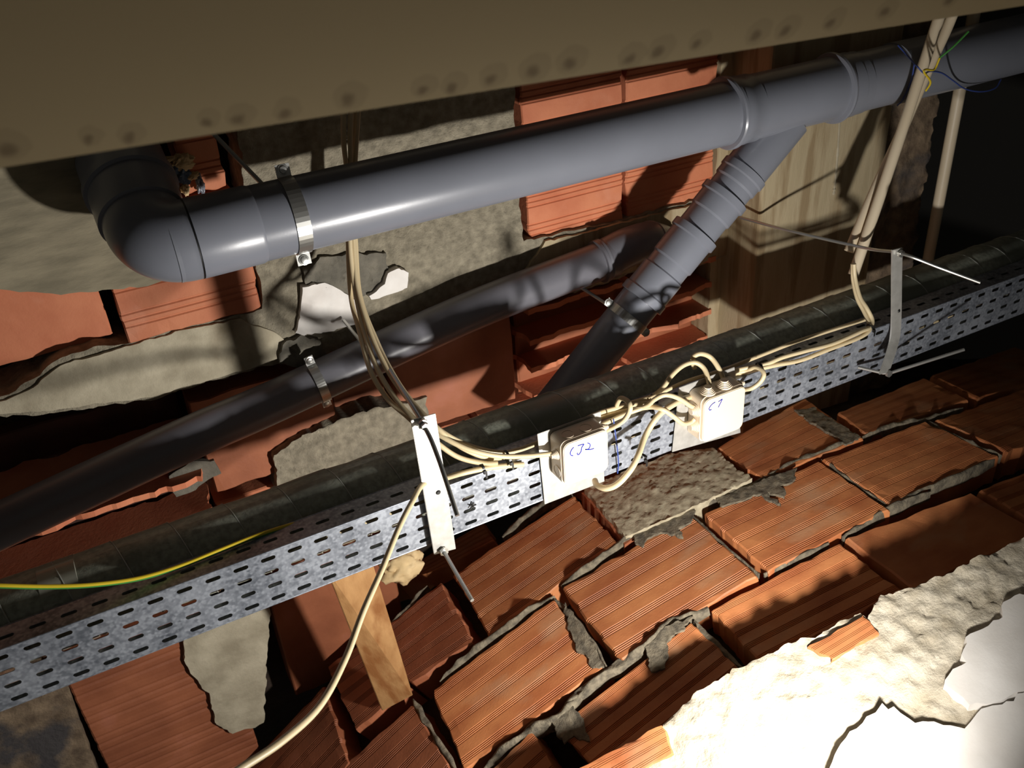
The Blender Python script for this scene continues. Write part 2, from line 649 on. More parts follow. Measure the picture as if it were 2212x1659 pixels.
webs(0.745, 0.98, -1.075, -0.87, 1.49, 4, 70)
webs(0.995, 1.215, -1.075, -0.87, 1.485, 4, 80)
webs(-0.45, 0.065, -1.09, -0.93, 1.50, 3, 90)
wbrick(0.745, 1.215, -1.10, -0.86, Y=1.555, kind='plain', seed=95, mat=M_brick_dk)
wbrick(-0.45, 0.065, -1.10, -0.86, Y=1.60, kind='plain', seed=96, mat=M_brick_shade, th=0.03)  # shade behind the webs is put into this brick's colour

# concrete beam
px = [(520, 60), (1112, -60), (1112, 300), (1130, 522), (1330, 480), (1545, 420), (1600, 400), (1640, 520), (1500, 580),
      (1385, 583), (1300, 615), (1000, 700), (560, 795), (325, 862), (202, 880), (108, 893), (0, 901), (-300, 985),
      (-300, 960), (0, 858), (60, 826), (120, 778), (200, 752), (272, 742), (400, 705), (566, 668), (556, 560),
      (528, 400), (512, 250)]
bm = ragged_bm(wpoly(px, 1.49), wall3(1.49), 1, 0.10, 0.010, rough_h(0, 0.004, 14, 1, 0.4), jit=0.006, seed=1)
obj('concrete_beam', bm, M_conc, wall, smooth=True)
px = [(-300, 985), (-300, 960), (0, 868), (70, 838), (130, 790), (272, 750), (400, 712), (520, 690), (600, 720), (640, 760),
      (560, 790), (325, 858), (202, 874), (108, 888), (0, 896)]
bm = ragged_bm(wpoly(px, 1.484), wall3(1.484), 1, 0.02, 0.010, rough_h(0, 0.003, 16, 2, 0.3), jit=0.004, seed=2)
obj('beam_skim', bm, M_concs, wall, smooth=True, label='paler skim of mortar on the beam')
# beige infill around the bricks on the right
bm = ragged_bm([(1.215, 0.0), (XCL + .02, 0.0), (XCL + .02, -1.12), (1.215, -1.12)], wall3(1.497), 1, 0.1, 0.015,
               rough_h(0, 0.003, 16, 3), jit=0.003, seed=3)
obj('mortar_infill', bm, M_colm, wall, smooth=True)
bm = ragged_bm(wpoly([(1180, 522), (1545, 432), (1640, 420), (1640, 520), (1500, 575), (1385, 580), (1300, 610), (1100, 640)], 1.482),
               wall3(1.482), 1, 0.02, 0.012, rough_h(0, 0.0015, 16, 4), jit=0.004, seed=4)
obj('beam_skim', bm, M_colm, wall, smooth=True)
# smooth render, upper left
px = [(-400, 60), (330, -40), (330, 250), (205, 330), (190, 420), (235, 520), (320, 562), (385, 596), (352, 606), (300, 622), (235, 626),
      (130, 636), (60, 630), (0, 628), (-400, 700)]
bm = ragged_bm(wpoly(px, 1.47), wall3(1.47), 1, 0.05, 0.012, rough_h(0, 0.0012, 8, 5, 0.2), jit=0.004, seed=5)
obj('render_coat', bm, M_plas, wall, smooth=True)
# white filler and grey daubs round the drilled hole
px = [(652, 618), (700, 610), (735, 625), (768, 650), (775, 695), (720, 712), (655, 722), (636, 715), (650, 680)]
bm = ragged_bm(wpoly(px, 1.482), wall3(1.482), 1, 0.02, 0.006, rough_h(0.004, 0.007, 30, 6, 0.2), jit=0.004, seed=6)
obj('white_filler', bm, M_white, wall, smooth=True)
px = [(836, 588), (862, 580), (882, 588), (880, 622), (845, 634), (800, 648), (795, 640), (830, 612)]
bm = ragged_bm(wpoly(px, 1.475), wall3(1.475), 1, 0.02, 0.006, rough_h(0.002, 0.003, 40, 7, 0.2), jit=0.003, seed=7)
obj('white_filler', bm, M_white, wall, smooth=True)
px = [(655, 578), (690, 555), (760, 548), (832, 545), (838, 590), (800, 632), (770, 648), (720, 620), (660, 612)]
bm = ragged_bm(wpoly(px, 1.486), wall3(1.486), 1, 0.02, 0.006, rough_h(0.002, 0.005, 30, 8, 0.3, 0.5), jit=0.006, seed=8)
obj('mortar_daub', bm, M_wetm, wall, smooth=True)
px = [(610, 745), (650, 725), (690, 735), (710, 770), (650, 790), (600, 790)]
bm = ragged_bm(wpoly(px, 1.478), wall3(1.478), 1, 0.02, 0.006, rough_h(0.002, 0.005, 30, 9, 0.3, 0.5), jit=0.006, seed=9)
obj('mortar_daub', bm, M_wetm, wall, smooth=True)
# mortar under the beam, in the light below the grey pipe
px = [(590, 985), (640, 950), (720, 915), (820, 880), (925, 860), (925, 1000), (700, 1100), (600, 1060)]
bm = ragged_bm(wpoly(px, 1.51), wall3(1.51), 1, 0.08, 0.010, rough_h(0, 0.006, 18, 11, 0.4), jit=0.008, seed=11)
obj('mortar_daub', bm, M_conc, wall, smooth=True)
px = [(372, 1062), (368, 1030), (410, 1000), (465, 995), (478, 1022), (430, 1050), (385, 1075)]
bm = ragged_bm(wpoly(px, 1.522), wall3(1.522), 1, 0.01, 0.010, rough_h(0, 0.001, 18, 12, 0.4), jit=0.006, seed=12)
obj('mortar_smear', bm, M_wetm, wall, smooth=True)
# bottom left: render patch, mortared block
px = [(398, 1380), (585, 1295), (578, 1400), (570, 1560), (545, 1572), (500, 1585), (465, 1560), (452, 1500), (418, 1460), (396, 1430)]
bm = ragged_bm(wpoly(px, 1.488), wall3(1.488), 1, 0.05, 0.010, rough_h(0, 0.001, 12, 13, 0.3), jit=0.005, seed=13)
obj('render_patch', bm, M_concs, wall, smooth=True)
px = [(-300, 1600), (-300, 1480), (145, 1478), (200, 1640), (260, 1800), (-300, 1900)]
bm = ragged_bm(wpoly(px, 1.495), wall3(1.495), 1, 0.09, 0.012, rough_h(0, 0.005, 14, 14, 0.4), jit=0.002, seed=14)
obj('block', bm, M_rubble, wall, smooth=True, label='concrete block smeared with mortar')

# ---- column and rough concrete right of the wall
bm = box_bm((XCL + 0.17, 1.385 + 0.14, -0.55), 0.34, 0.28, 1.7, bev=0.006)
col = obj('column', bm, M_colm, kind='structure', label='pale cast concrete column behind the branch pipe')
dr = [aty(x_, y_, 1.384) for x_, y_ in ((1815, 210), (1812, 280), (1808, 340), (1804, 390), (1800, 420))]
obj('mortar_drip', tube_bm(crom(dr, 10), [0.002 + 0.0035 * abs(n3((i * .3, 0, 0), 2)) for i in range(41)], 8), M_concs, col, True)
px = [(1880, 100), (2085, 90), (2070, 200), (2012, 505), (1960, 860), (1790, 880), (1800, 600), (1850, 300)]
bm = ragged_bm([(XCL + .33, 0.2), (1.76, 0.2), (1.75, -0.6), (1.76, -1.35), (XCL + .33, -1.35)], wall3(1.41), 1, 0.2, 0.010,
               rough_h(0, 0.010, 22, 15, 0.5), jit=0.010, seed=15)
obj('rough_concrete', bm, M_rubble, col, smooth=True)

# ---- dark far walls and slab over the void
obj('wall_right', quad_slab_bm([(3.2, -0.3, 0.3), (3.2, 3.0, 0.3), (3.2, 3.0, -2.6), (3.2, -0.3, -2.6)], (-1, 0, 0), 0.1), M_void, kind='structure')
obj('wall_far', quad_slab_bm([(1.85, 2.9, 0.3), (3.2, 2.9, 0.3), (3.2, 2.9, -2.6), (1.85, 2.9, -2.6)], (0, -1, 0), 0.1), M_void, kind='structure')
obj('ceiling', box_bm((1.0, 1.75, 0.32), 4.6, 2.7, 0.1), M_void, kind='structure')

# ---- vault: bed surface, then bricks one by one
bm = bmesh.new()
NX, NY = 60, 40
g = [[bm.verts.new((-0.25 + 2.75 * i / NX, 0.05 + 1.50 * j / NY,
                    vz(-0.25 + 2.75 * i / NX, 0.05 + 1.50 * j / NY) - 0.075 + 0.006 * n3((i, j, 0), 0.6)))
      for j in range(NY + 1)] for i in range(NX + 1)]
for i in range(NX):
    for j in range(NY):
        bm.faces.new((g[i][j], g[i + 1][j], g[i + 1][j + 1], g[i][j + 1]))
recalc(bm)
floor = obj('floor', bm, M_mortd, kind='structure', label='curved crown of a hollow brick vault')

VN = Vector((0.02, 0.05, 1)).normalized()


def onv(p):
    return Vector((p.x, p.y, vz(p.x, p.y)))


def fbrick(px, seed, mat=None, kind='fine', th=0.065, h=0.0, ragged=0.006, label=None):
    c = [atv(x, y, h) for x, y in px]
    mid = sum(c, Vector()) / 4
    e = 0.02
    nn = Vector((-(vz(mid.x + e, mid.y) - vz(mid.x - e, mid.y)) / (2 * e), -(vz(mid.x, mid.y + e) - vz(mid.x, mid.y - e)) / (2 * e), 1)).normalized()
    bm = brick_bm(*c, nn, th, kind, seed, ragged, fsurf=None)
    return obj('brick', bm, mat or M_brick, floor, label=label)


BR = {
    'A': [(975, 1243), (1240, 1068), (1337, 1172), (1056, 1376)],
    'B': [(1212, 1268), (1492, 1108), (1638, 1243), (1338, 1428)],
    'C': [(930, 1492), (1195, 1290), (1306, 1442), (1000, 1668)],
    'D': [(815, 1366), (953, 1254), (1026, 1386), (888, 1478)],
    'E': [(1519, 1108), (1770, 992), (1924, 1102), (1658, 1238)],
    'F': [(1532, 1314), (1812, 1170), (1956, 1278), (1645, 1438)],
    'G': [(1824, 1162), (2099, 1062), (2250, 1150), (1975, 1275)],
    'H': [(1545, 968), (1738, 858), (1866, 947), (1643, 1036)],
    'I': [(1808, 892), (1995, 816), (2096, 862), (1870, 938)],
    'J': [(1774, 992), (1998, 908), (2160, 985), (1926, 1093)],
    'K': [(700, 1690), (890, 1518), (985, 1668), (830, 1860)],
    'N': [(1200, 1570), (1495, 1338), (1608, 1450), (1310, 1690)],
    'O': [(1025, 1690), (1150, 1575), (1255, 1740), (1110, 1860)],
    'P': [(705, 1440), (812, 1368), (880, 1482), (769, 1580)],
    'Q': [(500, 1690), (700, 1478), (757, 1648), (560, 1860)],
    'R': [(2020, 905), (2215, 838), (2360, 905), (2180, 980)],
    'S': [(2112, 1056), (2330, 975), (2480, 1060), (2265, 1150)],
    'T': [(2010, 812), (2190, 748), (2330, 800), (2115, 860)],
    'U': [(820, 1260), (1045, 1128), (1068, 1168), (925, 1240)],
    'V': [(1190, 1020), (1300, 960), (1330, 1010), (1250, 1055)],
    'W': [(2200, 1140), (2400, 1080), (2560, 1170), (2350, 1250)],
}
for i, (k, px) in enumerate(BR.items()):
    mat = M_brick
    h = 0.0
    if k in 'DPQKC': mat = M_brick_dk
    if k == 'C': mat = M_brick
    if k in 'UV': h = -0.025
    kind = 'plain' if k in 'G' else 'fine'
    fbrick(px, 100 + i, mat, kind, h=h)

# rough mortared block between the bricks under the boxes
px = [(1262, 1062), (1360, 1020), (1450, 985), (1545, 972), (1568, 1000), (1625, 1040), (1480, 1110), (1352, 1166)]
bm = ragged_bm(fpoly(px), floor3, 1, 0.07, 0.006, rough_h(0.007, 0.003, 34, 21, 1.0, 0.1), jit=0.004, seed=21)
obj('mortar_bed', bm, M_bed, floor, smooth=True)
bm = ragged_bm(fpoly([(1256, 1060), (1275, 1052), (1372, 1158), (1350, 1172)]), floor3, 1, 0.07, 0.01, rough_h(-0.006, 0.003, 26, 22), jit=0.003, seed=22)
obj('brick_edge', bm, M_brick_dk, floor)

MJ = [
    ([(950, 1472), (1000, 1425), (1060, 1380), (1130, 1330), (1198, 1288)], 0.012, 0.012),
    ([(1212, 1266), (1260, 1232), (1330, 1180), (1380, 1150), (1440, 1125), (1500, 1100)], 0.011, 0.012),
    ([(1500, 1102), (1560, 1072), (1640, 1040), (1710, 1000), (1780, 975), (1860, 945)], 0.011, 0.010),
    ([(1195, 1566), (1250, 1500), (1330, 1440), (1400, 1392), (1440, 1352), (1530, 1312)], 0.014, 0.012),
    ([(1650, 1240), (1720, 1205), (1790, 1172)], 0.005, 0.004),
    ([(1820, 1160), (1870, 1128), (1930, 1095), (2010, 1062)], 0.010, 0.010),
    ([(1040, 1668), (1100, 1612), (1165, 1570), (1215, 1545), (1262, 1492)], 0.014, 0.016),
    ([(892, 1510), (915, 1550), (950, 1605), (990, 1668)], 0.010, 0.008),
    ([(1196, 1292), (1240, 1335), (1278, 1385), (1310, 1440)], 0.009, 0.007),
    ([(1085, 1160), (1130, 1120), (1180, 1082), (1232, 1060)], 0.013, 0.012),
    ([(838, 1352), (875, 1318), (905, 1285), (925, 1262)], 0.008, 0.010),
    ([(1920, 1092), (1990, 1060), (2060, 1030), (2150, 990)], 0.010, 0.010),
    ([(1860, 945), (1930, 918), (2000, 905), (2080, 880)], 0.009, 0.008),
    ([(2000, 905), (2060, 940), (2120, 970), (2165, 985)], 0.010, 0.010),
    ([(1775, 992), (1820, 1025), (1870, 1060), (1922, 1095)], 0.005, 0.006),
    ([(1495, 1112), (1530, 1145), (1580, 1190), (1640, 1240)], 0.004, 0.002),
    ([(1500, 1340), (1540, 1385), (1580, 1420), (1612, 1452)], 0.010, 0.002),
]
for i, (px, w_, h_) in enumerate(MJ):
    bm = mortar_bm([atv(x, y, -0.006) for x, y in px], w_, h_, seed=200 + i)
    obj('mortar_joint', bm, M_mort, floor, smooth=True)

# thin mortar smears on the bricks
SM = [[(1370, 1145), (1440, 1118), (1500, 1098), (1495, 1125), (1465, 1140), (1478, 1160), (1440, 1150), (1400, 1158), (1392, 1178), (1370, 1168)],
      [(1545, 1075), (1640, 1040), (1720, 1010), (1712, 1040), (1690, 1048), (1700, 1075), (1660, 1062), (1690, 1092), (1640, 1066), (1560, 1092)],
      [(1218, 1300), (1245, 1335), (1280, 1385), (1305, 1440), (1282, 1442), (1262, 1410), (1245, 1405), (1235, 1365), (1222, 1330)],
      [(1195, 1560), (1235, 1520), (1262, 1560), (1272, 1600), (1240, 1590), (1215, 1600)],
      [(1392, 1400), (1440, 1350), (1500, 1330), (1470, 1360), (1445, 1385), (1440, 1440), (1410, 1450)],
      [(1720, 885), (1760, 880), (1860, 945), (1830, 958), (1780, 930), (1745, 905)]]
for i, px in enumerate(SM):
    bm = ragged_bm(fpoly(px, 0.002), floor3, 1, 0.004, 0.006, rough_h(0.0012, 0.0022, 60, 230 + i, 0.5), jit=0.007, seed=230 + i, jscale=60)
    obj('mortar_smear', bm, M_mort, floor, smooth=True)

# near, raised courses covered with pale mortar (right foreground)
HR = 0.095


def near_h(a, b_):
    v = 0.006 * noise.noise(Vector((a * 14, b_ * 14, 3)))
    v += 0.006 * noise.noise(Vector((a * 45, b_ * 45, 7)))
    v -= 0.010 * max(0, noise.noise(Vector((a * 30, b_ * 60, 17))) - 0.25)
    v += 0.0035 * noise.noise(Vector((a * 110, b_ * 110, 9)))
    return HR + v


px = [(1180, 1740), (1435, 1600), (1432, 1562), (1500, 1500), (1600, 1440), (1700, 1392), (1760, 1375), (1862, 1320), (1872, 1336),
      (1902, 1290), (1985, 1262), (2075, 1228), (2150, 1188), (2240, 1145), (2700, 1000), (3000, 1300), (3000, 1900), (2212, 2300), (1300, 2300)]
bm = ragged_bm(fpoly(px, HR), floor3, 1, 0.03, 0.0065, near_h, jit=0.006, seed=31, jscale=40)
obj('mortar_slab', bm, M_near, floor, smooth=True, label='pale lumpy mortar in the bright foreground')
px = [(1775, 1700), (1815, 1610), (1850, 1585), (1885, 1545), (1900, 1530), (1945, 1540), (1990, 1568), (2035, 1575), (2085, 1575),
      (2110, 1550), (2160, 1525), (2240, 1490), (2700, 1300), (3000, 1500), (2900, 2300), (1700, 2300)]
bm = ragged_bm(fpoly(px, HR + 0.012), floor3, 1, 0.0, 0.012, rough_h(HR + 0.019, 0.003, 9, 33, 0.1), jit=0.010, seed=33, jscale=30)
obj('plaster_skin', bm, M_smooth, floor, smooth=True, label='smooth white plaster layer')
px = [(2100, 1530), (2040, 1480), (2075, 1430), (2095, 1385), (2155, 1350), (2170, 1300), (2260, 1280), (2700, 1200), (2700, 1310), (2240, 1480), (2160, 1515)]
bm = ragged_bm(fpoly(px, HR + 0.012), floor3, 1, 0.0, 0.012, rough_h(HR + 0.016, 0.003, 9, 34, 0.1), jit=0.012, seed=34, jscale=30)
obj('plaster_skin', bm, M_smooth, floor, smooth=True)
for i, px in enumerate(([(1738, 1398), (1864, 1322), (1904, 1366), (1800, 1432)], [(1222, 1672), (1432, 1562), (1452, 1628), (1285, 1732)])):
    fbrick(px, 240 + i, M_brick, 'three', th=0.08, h=HR + 0.007, ragged=0.008)

# ================================================================== THINGS
# ---- stained plaster panel near the camera
YL, YR = 0.64, 0.56
pL = aty(-60, 376, YL); pR = aty(2280, 4, YR)
pdir = (pR - pL); pdir.z = 0; pdir.normalize()
upv = (Vector((0, 0, 1)) + Vector((pdir.y, -pdir.x, 0)) * 0.52).normalized()
pe = pR - pL
pn = upv.cross(pe).normalized()
if pn.y > 0: pn = -pn
e0 = pL - pe * 0.35; e1 = pR + pe * 0.35
corn = [e0, e1, e1 + upv * 0.4, e0 + upv * 0.4]
bm = quad_slab_bm(corn, pn, 0.013, 0.0015)


def hit_panel(x, y):
    r = ray(x, y)
    t = pL.dot(pn) / r.dot(pn)
    return r * t


mP, nt, bP = mk('stained_panel_paint')
N, L = nt.nodes, nt.links
tc = N.new('ShaderNodeTexCoord')
spots = [(15, 322, 1.2), (190, 303, .8), (280, 297, .9), (445, 265, .8), (515, 258, 1), (615, 245, 1), (752, 216, 1.2), (912, 195, 1.0), (975, 190, 1.0),
         (1060, 172, 1.1), (1150, 155, 1.3), (1228, 138, 1.3), (1360, 128, 1.2), (1422, 113, 1.2), (1505, 97, 1), (1632, 77, 1.2), (1695, 68, 1.2),
         (1795, 50, 1.1), (1910, 27, 1.1), (2050, 2, 1)]
mult = None
corg = sum((v.co for v in bm.verts), Vector()) / len(bm.verts)
lo_ = Vector([min(v.co[i] for v in bm.verts) for i in range(3)]); hi_ = Vector([max(v.co[i] for v in bm.verts) for i in range(3)])
org = (lo_ + hi_) / 2
nzz = N.new('ShaderNodeTexNoise'); nzz.inputs['Scale'].default_value = 90
L.new(tc.outputs['Object'], nzz.inputs['Vector'])
vm = N.new('ShaderNodeVectorMath'); vm.operation = 'MULTIPLY_ADD'
vm.inputs[1].default_value = (.006, .006, .006); L.new(nzz.outputs['Color'], vm.inputs[0]); L.new(tc.outputs['Object'], vm.inputs[2])
for (sx_, sy_, rr) in spots:
    P = hit_panel(sx_, sy_) - org + Vector((.003, .003, .003))
    for (off, r0, r1, dep) in ((Vector((0, 0, 0)), 0.0012, 0.0062, 0.5), (Vector((0.002, 0, 0.0035)), 0.0088, 0.0118, 0.88)):
        dn = N.new('ShaderNodeVectorMath'); dn.operation = 'DISTANCE'
        dn.inputs[1].default_value = P + off
        L.new(vm.outputs[0], dn.inputs[0])
        mr = N.new('ShaderNodeMapRange'); mr.interpolation_type = 'SMOOTHSTEP'
        mr.inputs['From Min'].default_value = r0 * rr; mr.inputs['From Max'].default_value = r1 * rr
        mr.inputs['To Min'].default_value = dep; mr.inputs['To Max'].default_value = 1.0
        L.new(dn.outputs['Value'], mr.inputs['Value'])
        if mult is None: mult = mr.outputs[0]
        else:
            mm = N.new('ShaderNodeMath'); mm.operation = 'MULTIPLY'
            L.new(mult, mm.inputs[0]); L.new(mr.outputs[0], mm.inputs[1]); mult = mm.outputs[0]
mx = N.new('ShaderNodeMix'); mx.data_type = 'RGBA'
mx.inputs[6].default_value = srgb(70, 46, 20); mx.inputs[7].default_value = srgb(186, 166, 128)
L.new(mult, mx.inputs['Factor']); L.new(mx.outputs[2], bP.inputs['Base Color'])
bP.inputs['Roughness'].default_value = 0.9
panel = obj('ceiling_panel', bm, mP, origin=org)
tag(panel, 'blurred brown plaster panel with a row of dark round stains, hanging across the top', 'panel')

# ---- main drain pipe
YM, ZM, RM = 1.305, -0.487, 0.0555
root = empty('drain_pipe', (0.6, YM, ZM), 'thick grey plastic drain pipe with elbow, crossing the upper half', 'pipe')
bmx = aty(415, 520, YM).x
obj('pipe', lathe_bm((bmx, YM, ZM), (1, 0, 0), [(-0.03, RM), (0, RM), (0.5, RM), (2.6, RM)], 72), M_pipe, root, True)
# elbow socket at the left, 90 degrees into the wall
xc = 0.082
RE = 0.0572
DL = Vector((-0.01, 0.90, 0.43)).normalized()      # the second leg rises into the wall
path = []; rad = []
for k in range(0, 19):
    a = math.pi / 2 * k / 18
    R_ = min(0.07, bmx - xc - 0.006)
    path.append(Vector((xc, YM, ZM)) + Vector((1, 0, 0)) * R_ * (1 - math.sin(a)) + DL * R_ * (1 - math.cos(a)))
    rad.append(RE)
path = [Vector((bmx, YM, ZM)), Vector((bmx - 0.001, YM, ZM))] + path + [Vector((xc, YM, ZM)) + DL * 0.20]
rad = [RM + .002, RE] + rad + [RE]
pp = [path[0], path[1]]; prr = rad[:2]
for i in range(2, len(path)):
    if (path[i] - pp[-1]).length > 0.002: pp.append(path[i]); prr.append(rad[i])
obj('elbow', tube_bm(pp, prr, 64), M_pipe, root, True)
obj('collar', lathe_bm(Vector((xc, YM, ZM)) + DL * 0.056, DL, [(0, RE), (0.002, 0.0615), (0.060, 0.0615), (0.062, 0.0665), (0.076, 0.0665), (0.078, 0.0625), (0.13, 0.0625)], 64), M_pipe, root, True)
obj('socket', lathe_bm((bmx, YM, ZM), (1, 0, 0), [(0.001, RM), (0.002, RM + .0022), (0.088, RM + .0018), (0.093, RM)], 72), M_pipe, root, True)
obj('seam', lathe_bm((bmx - 0.0005, YM, ZM), (1, 0, 0), [(0, RM + .001), (0, RE + 0.0004), (0.0016, RE + 0.0004), (0.0016, RM + .001)], 72), M_black, root, True)

# tee fitting
xt0 = aty(1590, 240, YM - .03).x; xt1 = aty(1822, 190, YM - .03).x
prof = [(-0.022, RM + .0005), (-0.020, RM + .0045), (-0.008, RM + .005), (-0.006, RM + .0085), (0.0, RM + .0095), (0.005, RM + .0085), (0.008, RM + .005),
        (0.04, RM + .005), (0.05, RM + .002)]
LT = xt1 - xt0
prof = [(-0.004, RM), (-0.003, RM + .007), (0.0, RM + .009), (0.005, RM + .009), (0.008, RM + .0055), (0.012, RM + .0055), (0.026, RM + .0055),
        (0.028, RM + .0045), (0.05, RM + .0045), (0.052, RM + .002), (LT - 0.006, RM + .002), (LT - 0.004, RM + .0085), (LT, RM + .010), (LT + .005, RM + .0085), (LT + .008, RM + .004),
        (LT + .034, RM + .004), (LT + .036, RM + .0025), (LT + .055, RM + .0025), (LT + .056, RM)]
obj('tee_fitting', lathe_bm((xt0, YM, ZM), (1, 0, 0), prof, 80), M_pipe, root, True)
x2 = aty(1960, 170, YM - .04).x
obj('sleeve_joint', lathe_bm((x2, YM, ZM), (1, 0, 0), [(0, RM), (0.0, RM + .003), (1.0, RM + .003)], 72), M_pipe, root, True)

# print on the pipe


def text_bm(s, size):
    cu = bpy.data.curves.new('t', 'FONT')
    cu.body = s; cu.size = size; cu.extrude = 0.0
    ob = bpy.data.objects.new('t', cu)
    COL.objects.link(ob)
    dg = bpy.context.evaluated_depsgraph_get()
    me = bpy.data.meshes.new_from_object(ob.evaluated_get(dg))
    bm = bmesh.new(); bm.from_mesh(me)
    bpy.data.objects.remove(ob); bpy.data.curves.remove(cu)
    return bm


bm = text_bm('US TEJO POLIDE', 0.0085)
bmesh.ops.subdivide_edges(bm, edges=bm.edges[:], cuts=1)
ts = aty(432, 556, YM - .04)
ang0 = math.radians(-14)
xs_ = [v.co.x for v in bm.verts]; wtx = max(xs_)
for v in bm.verts:
    x, y = v.co.x, v.co.y
    a = ang0 + (-y) / RM * -1
    # angle measured from -Y towards -Z ; text upside down as in the place
    th = math.radians(30) + (y / RM)
    v.co = Vector((ts.x + (wtx - x) * 1.05, YM - (RM + .0004) * math.cos(th), ZM - (RM + .0004) * math.sin(th)))
obj('printed_text', bm, M_print, root)

# ---- branch pipe
b0 = aty(1702, 255, YM); b1 = aty(1262, 800, 1.325)
bd = (b1 - b0).normalized()


def along(x, y):                       # distance along the branch axis for an axis pixel
    best = None
    for i in range(0, 700):
        s = i * 0.001
        P = b0 + bd * s
        c = Vector((RX.x * P.x + RY.x * P.y + RZ.x * P.z, RX.y * P.x + RY.y * P.y + RZ.y * P.z, RX.z * P.x + RY.z * P.y + RZ.z * P.z))
        d = (CX + F * c.x / -c.z - x) ** 2 + (CY - F * c.y / -c.z - y) ** 2
        if best is None or d < best[0]: best = (d, s)
    return best[1]


root = empty('branch_pipe', b0.lerp(b1, .5), 'narrower grey drain branch with stacked socket rings slanting down left', 'pipe')
s1, s2, s3, s4 = along(1614, 374), along(1575, 427), along(1512, 508), along(1401, 647)
rb = 0.0405
obj('pipe', lathe_bm(b0, bd, [(0.0, rb + .002), (s1, rb + .002), (s1, rb), (0.78, rb)], 48), M_pipe, root, True)
for (s, w1, rr, tail) in ((s1, .012, .0055, .03), (s2, .012, .007, .045), (s3, .013, .007, .07), (s4 - .006, .016, .006, -.05)):
    if tail > 0:
        pr = [(s - .002, rb), (s - .001, rb + rr), (s + w1, rb + rr), (s + w1 + .003, rb + .003), (s + tail, rb + .003), (s + tail + .004, rb)]
    else:
        pr = [(s + tail - .003, rb), (s + tail, rb + .003), (s - .003, rb + .003), (s, rb + rr), (s + w1, rb + rr), (s + w1 + .001, rb)]
    obj('socket_ring', lathe_bm(b0, bd, pr, 56), M_pipe, root, True)


# ---- pipe clamps
def clamp(loc, axis, r, width, ear_dir, label, rod=None, ear=0.016, group=None, full=False):
    loc = Vector(loc); axis = Vector(axis).normalized(); ear_dir = Vector(ear_dir)
    ear_dir = (ear_dir - axis * ear_dir.dot(axis)).normalized()
    front = ear_dir.cross(axis).normalized()
    if front.y > 0: front = -front
    root = empty('pipe_clamp', loc, label, 'clamp', group)
    bm = bmesh.new()
    th = 0.0016
    pts = []
    NS = 26
    for k in range(NS + 1):
        a = math.pi * (k / NS)
        pts.append((math.cos(a) * (r + .0006), math.sin(a) * (r + .0006)))
    prof = [(r + ear, 0.0005), (r + .002, 0.0005)] + pts[1:-1] + [(-r - .002, 0.0005), (-r - ear, 0.0005)]
    inn = []; out = []
    for i, (e, f_) in enumerate(prof):
        a = prof[max(i - 1, 0)]; b_ = prof[min(i + 1, len(prof) - 1)]
        t = Vector((b_[0] - a[0], b_[1] - a[1])).normalized()
        nr = Vector((t.y, -t.x))
        if nr.dot(Vector((e, f_ + .0001))) < 0 and abs(f_) > .001: nr = -nr
        if abs(f_) < .001: nr = Vector((0, 1))
        inn.append((e, f_)); out.append((e + nr.x * th, f_ + nr.y * th))
    rows = []
    for (ei, fi), (eo, fo) in zip(inn, out):
        rows.append([bm.verts.new(loc + ear_dir * e + front * f_ + axis * s * width / 2)
                     for (e, f_, s) in ((ei, fi, -1), (eo, fo, -1), (eo, fo, 1), (ei, fi, 1))])
    for i in range(len(rows) - 1):
        for k in range(4):
            bm.faces.new((rows[i][k], rows[i][(k + 1) % 4], rows[i + 1][(k + 1) % 4], rows[i + 1][k]))
    bm.faces.new(rows[0]); bm.faces.new(rows[-1][::-1])
    obj('strap', recalc(bm), M_zinc, root)
    for s in (1, -1):
        c = loc + ear_dir * s * (r + ear * .62) + front * .002
        bm = lathe_bm(c, front, [(0, .0080), (.0016, .0080), (.002, .0058), (.004, .0050), (.0045, .0025)], 20)
        obj('bolt', bm, M_zinc, root, True)
    if rod is not None:
        obj('threaded_rod', tube_bm([loc - front * (r * .2), Vector(rod)], 0.0035, 10), M_zinc, root, True)
    return root


c1x = aty(648, 455, YM - .05).x
clamp((c1x, YM, ZM), (1, 0, 0), RM, 0.021, (0, 0.15, 1), 'bright zinc strap clamp round the thick grey drain pipe near its elbow',
      rod=(c1x - 0.10, 1.50, ZM + 0.16), ear=0.020)
sc = along(1362, 692)
clamp(b0 + bd * sc, bd, rb, 0.016, bd.cross(Vector((0, -1, 0.5))), 'zinc strap clamp round the slanting branch pipe', rod=(b0 + bd * sc) + Vector((-0.06, 0.19, 0.05)), ear=0.014)

# ---- second pipe with elbow
YS = 1.438
RS = 0.0375
q0 = aty(-120, 1190, YS - .07); q1 = aty(398, 952, YS - .03); q2 = aty(598, 865, YS); q3 = aty(1000, 680, YS); q4 = aty(1302, 562, YS)
q0 = Vector((q0.x, 1.40, aty(-120, 1190, 1.40).z))
root = empty('waste_pipe', q3, 'dark grey waste pipe running low along the wall behind the cables', 'pipe')
obj('pipe', tube_bm(crom([q0, q1, q2, q3, q4], 6), RS, 48), M_pipeb, root, True)
q5 = aty(1352, 536, YS); q6 = aty(1398, 521, YS + .01); q7 = aty(1440, 533, 1.476)
dd = (q4 - q3).normalized()
obj('collar', lathe_bm(q4 - dd * .012, dd, [(0, RS), (0.001, RS + .0055), (0.007, RS + .006), (0.009, RS + .0035), (0.013, RS + .006), (0.018, RS + .0035), (0.034, RS + .0035), (.035, RS)], 56), M_pipeb, root, True)
obj('elbow', tube_bm(crom([q4, q5, q6, q6 + (q7 - q6) * .4, q7], 8), RS + .002, 48), M_pipeb, root, True)
dd2 = (q7 - q6).normalized()
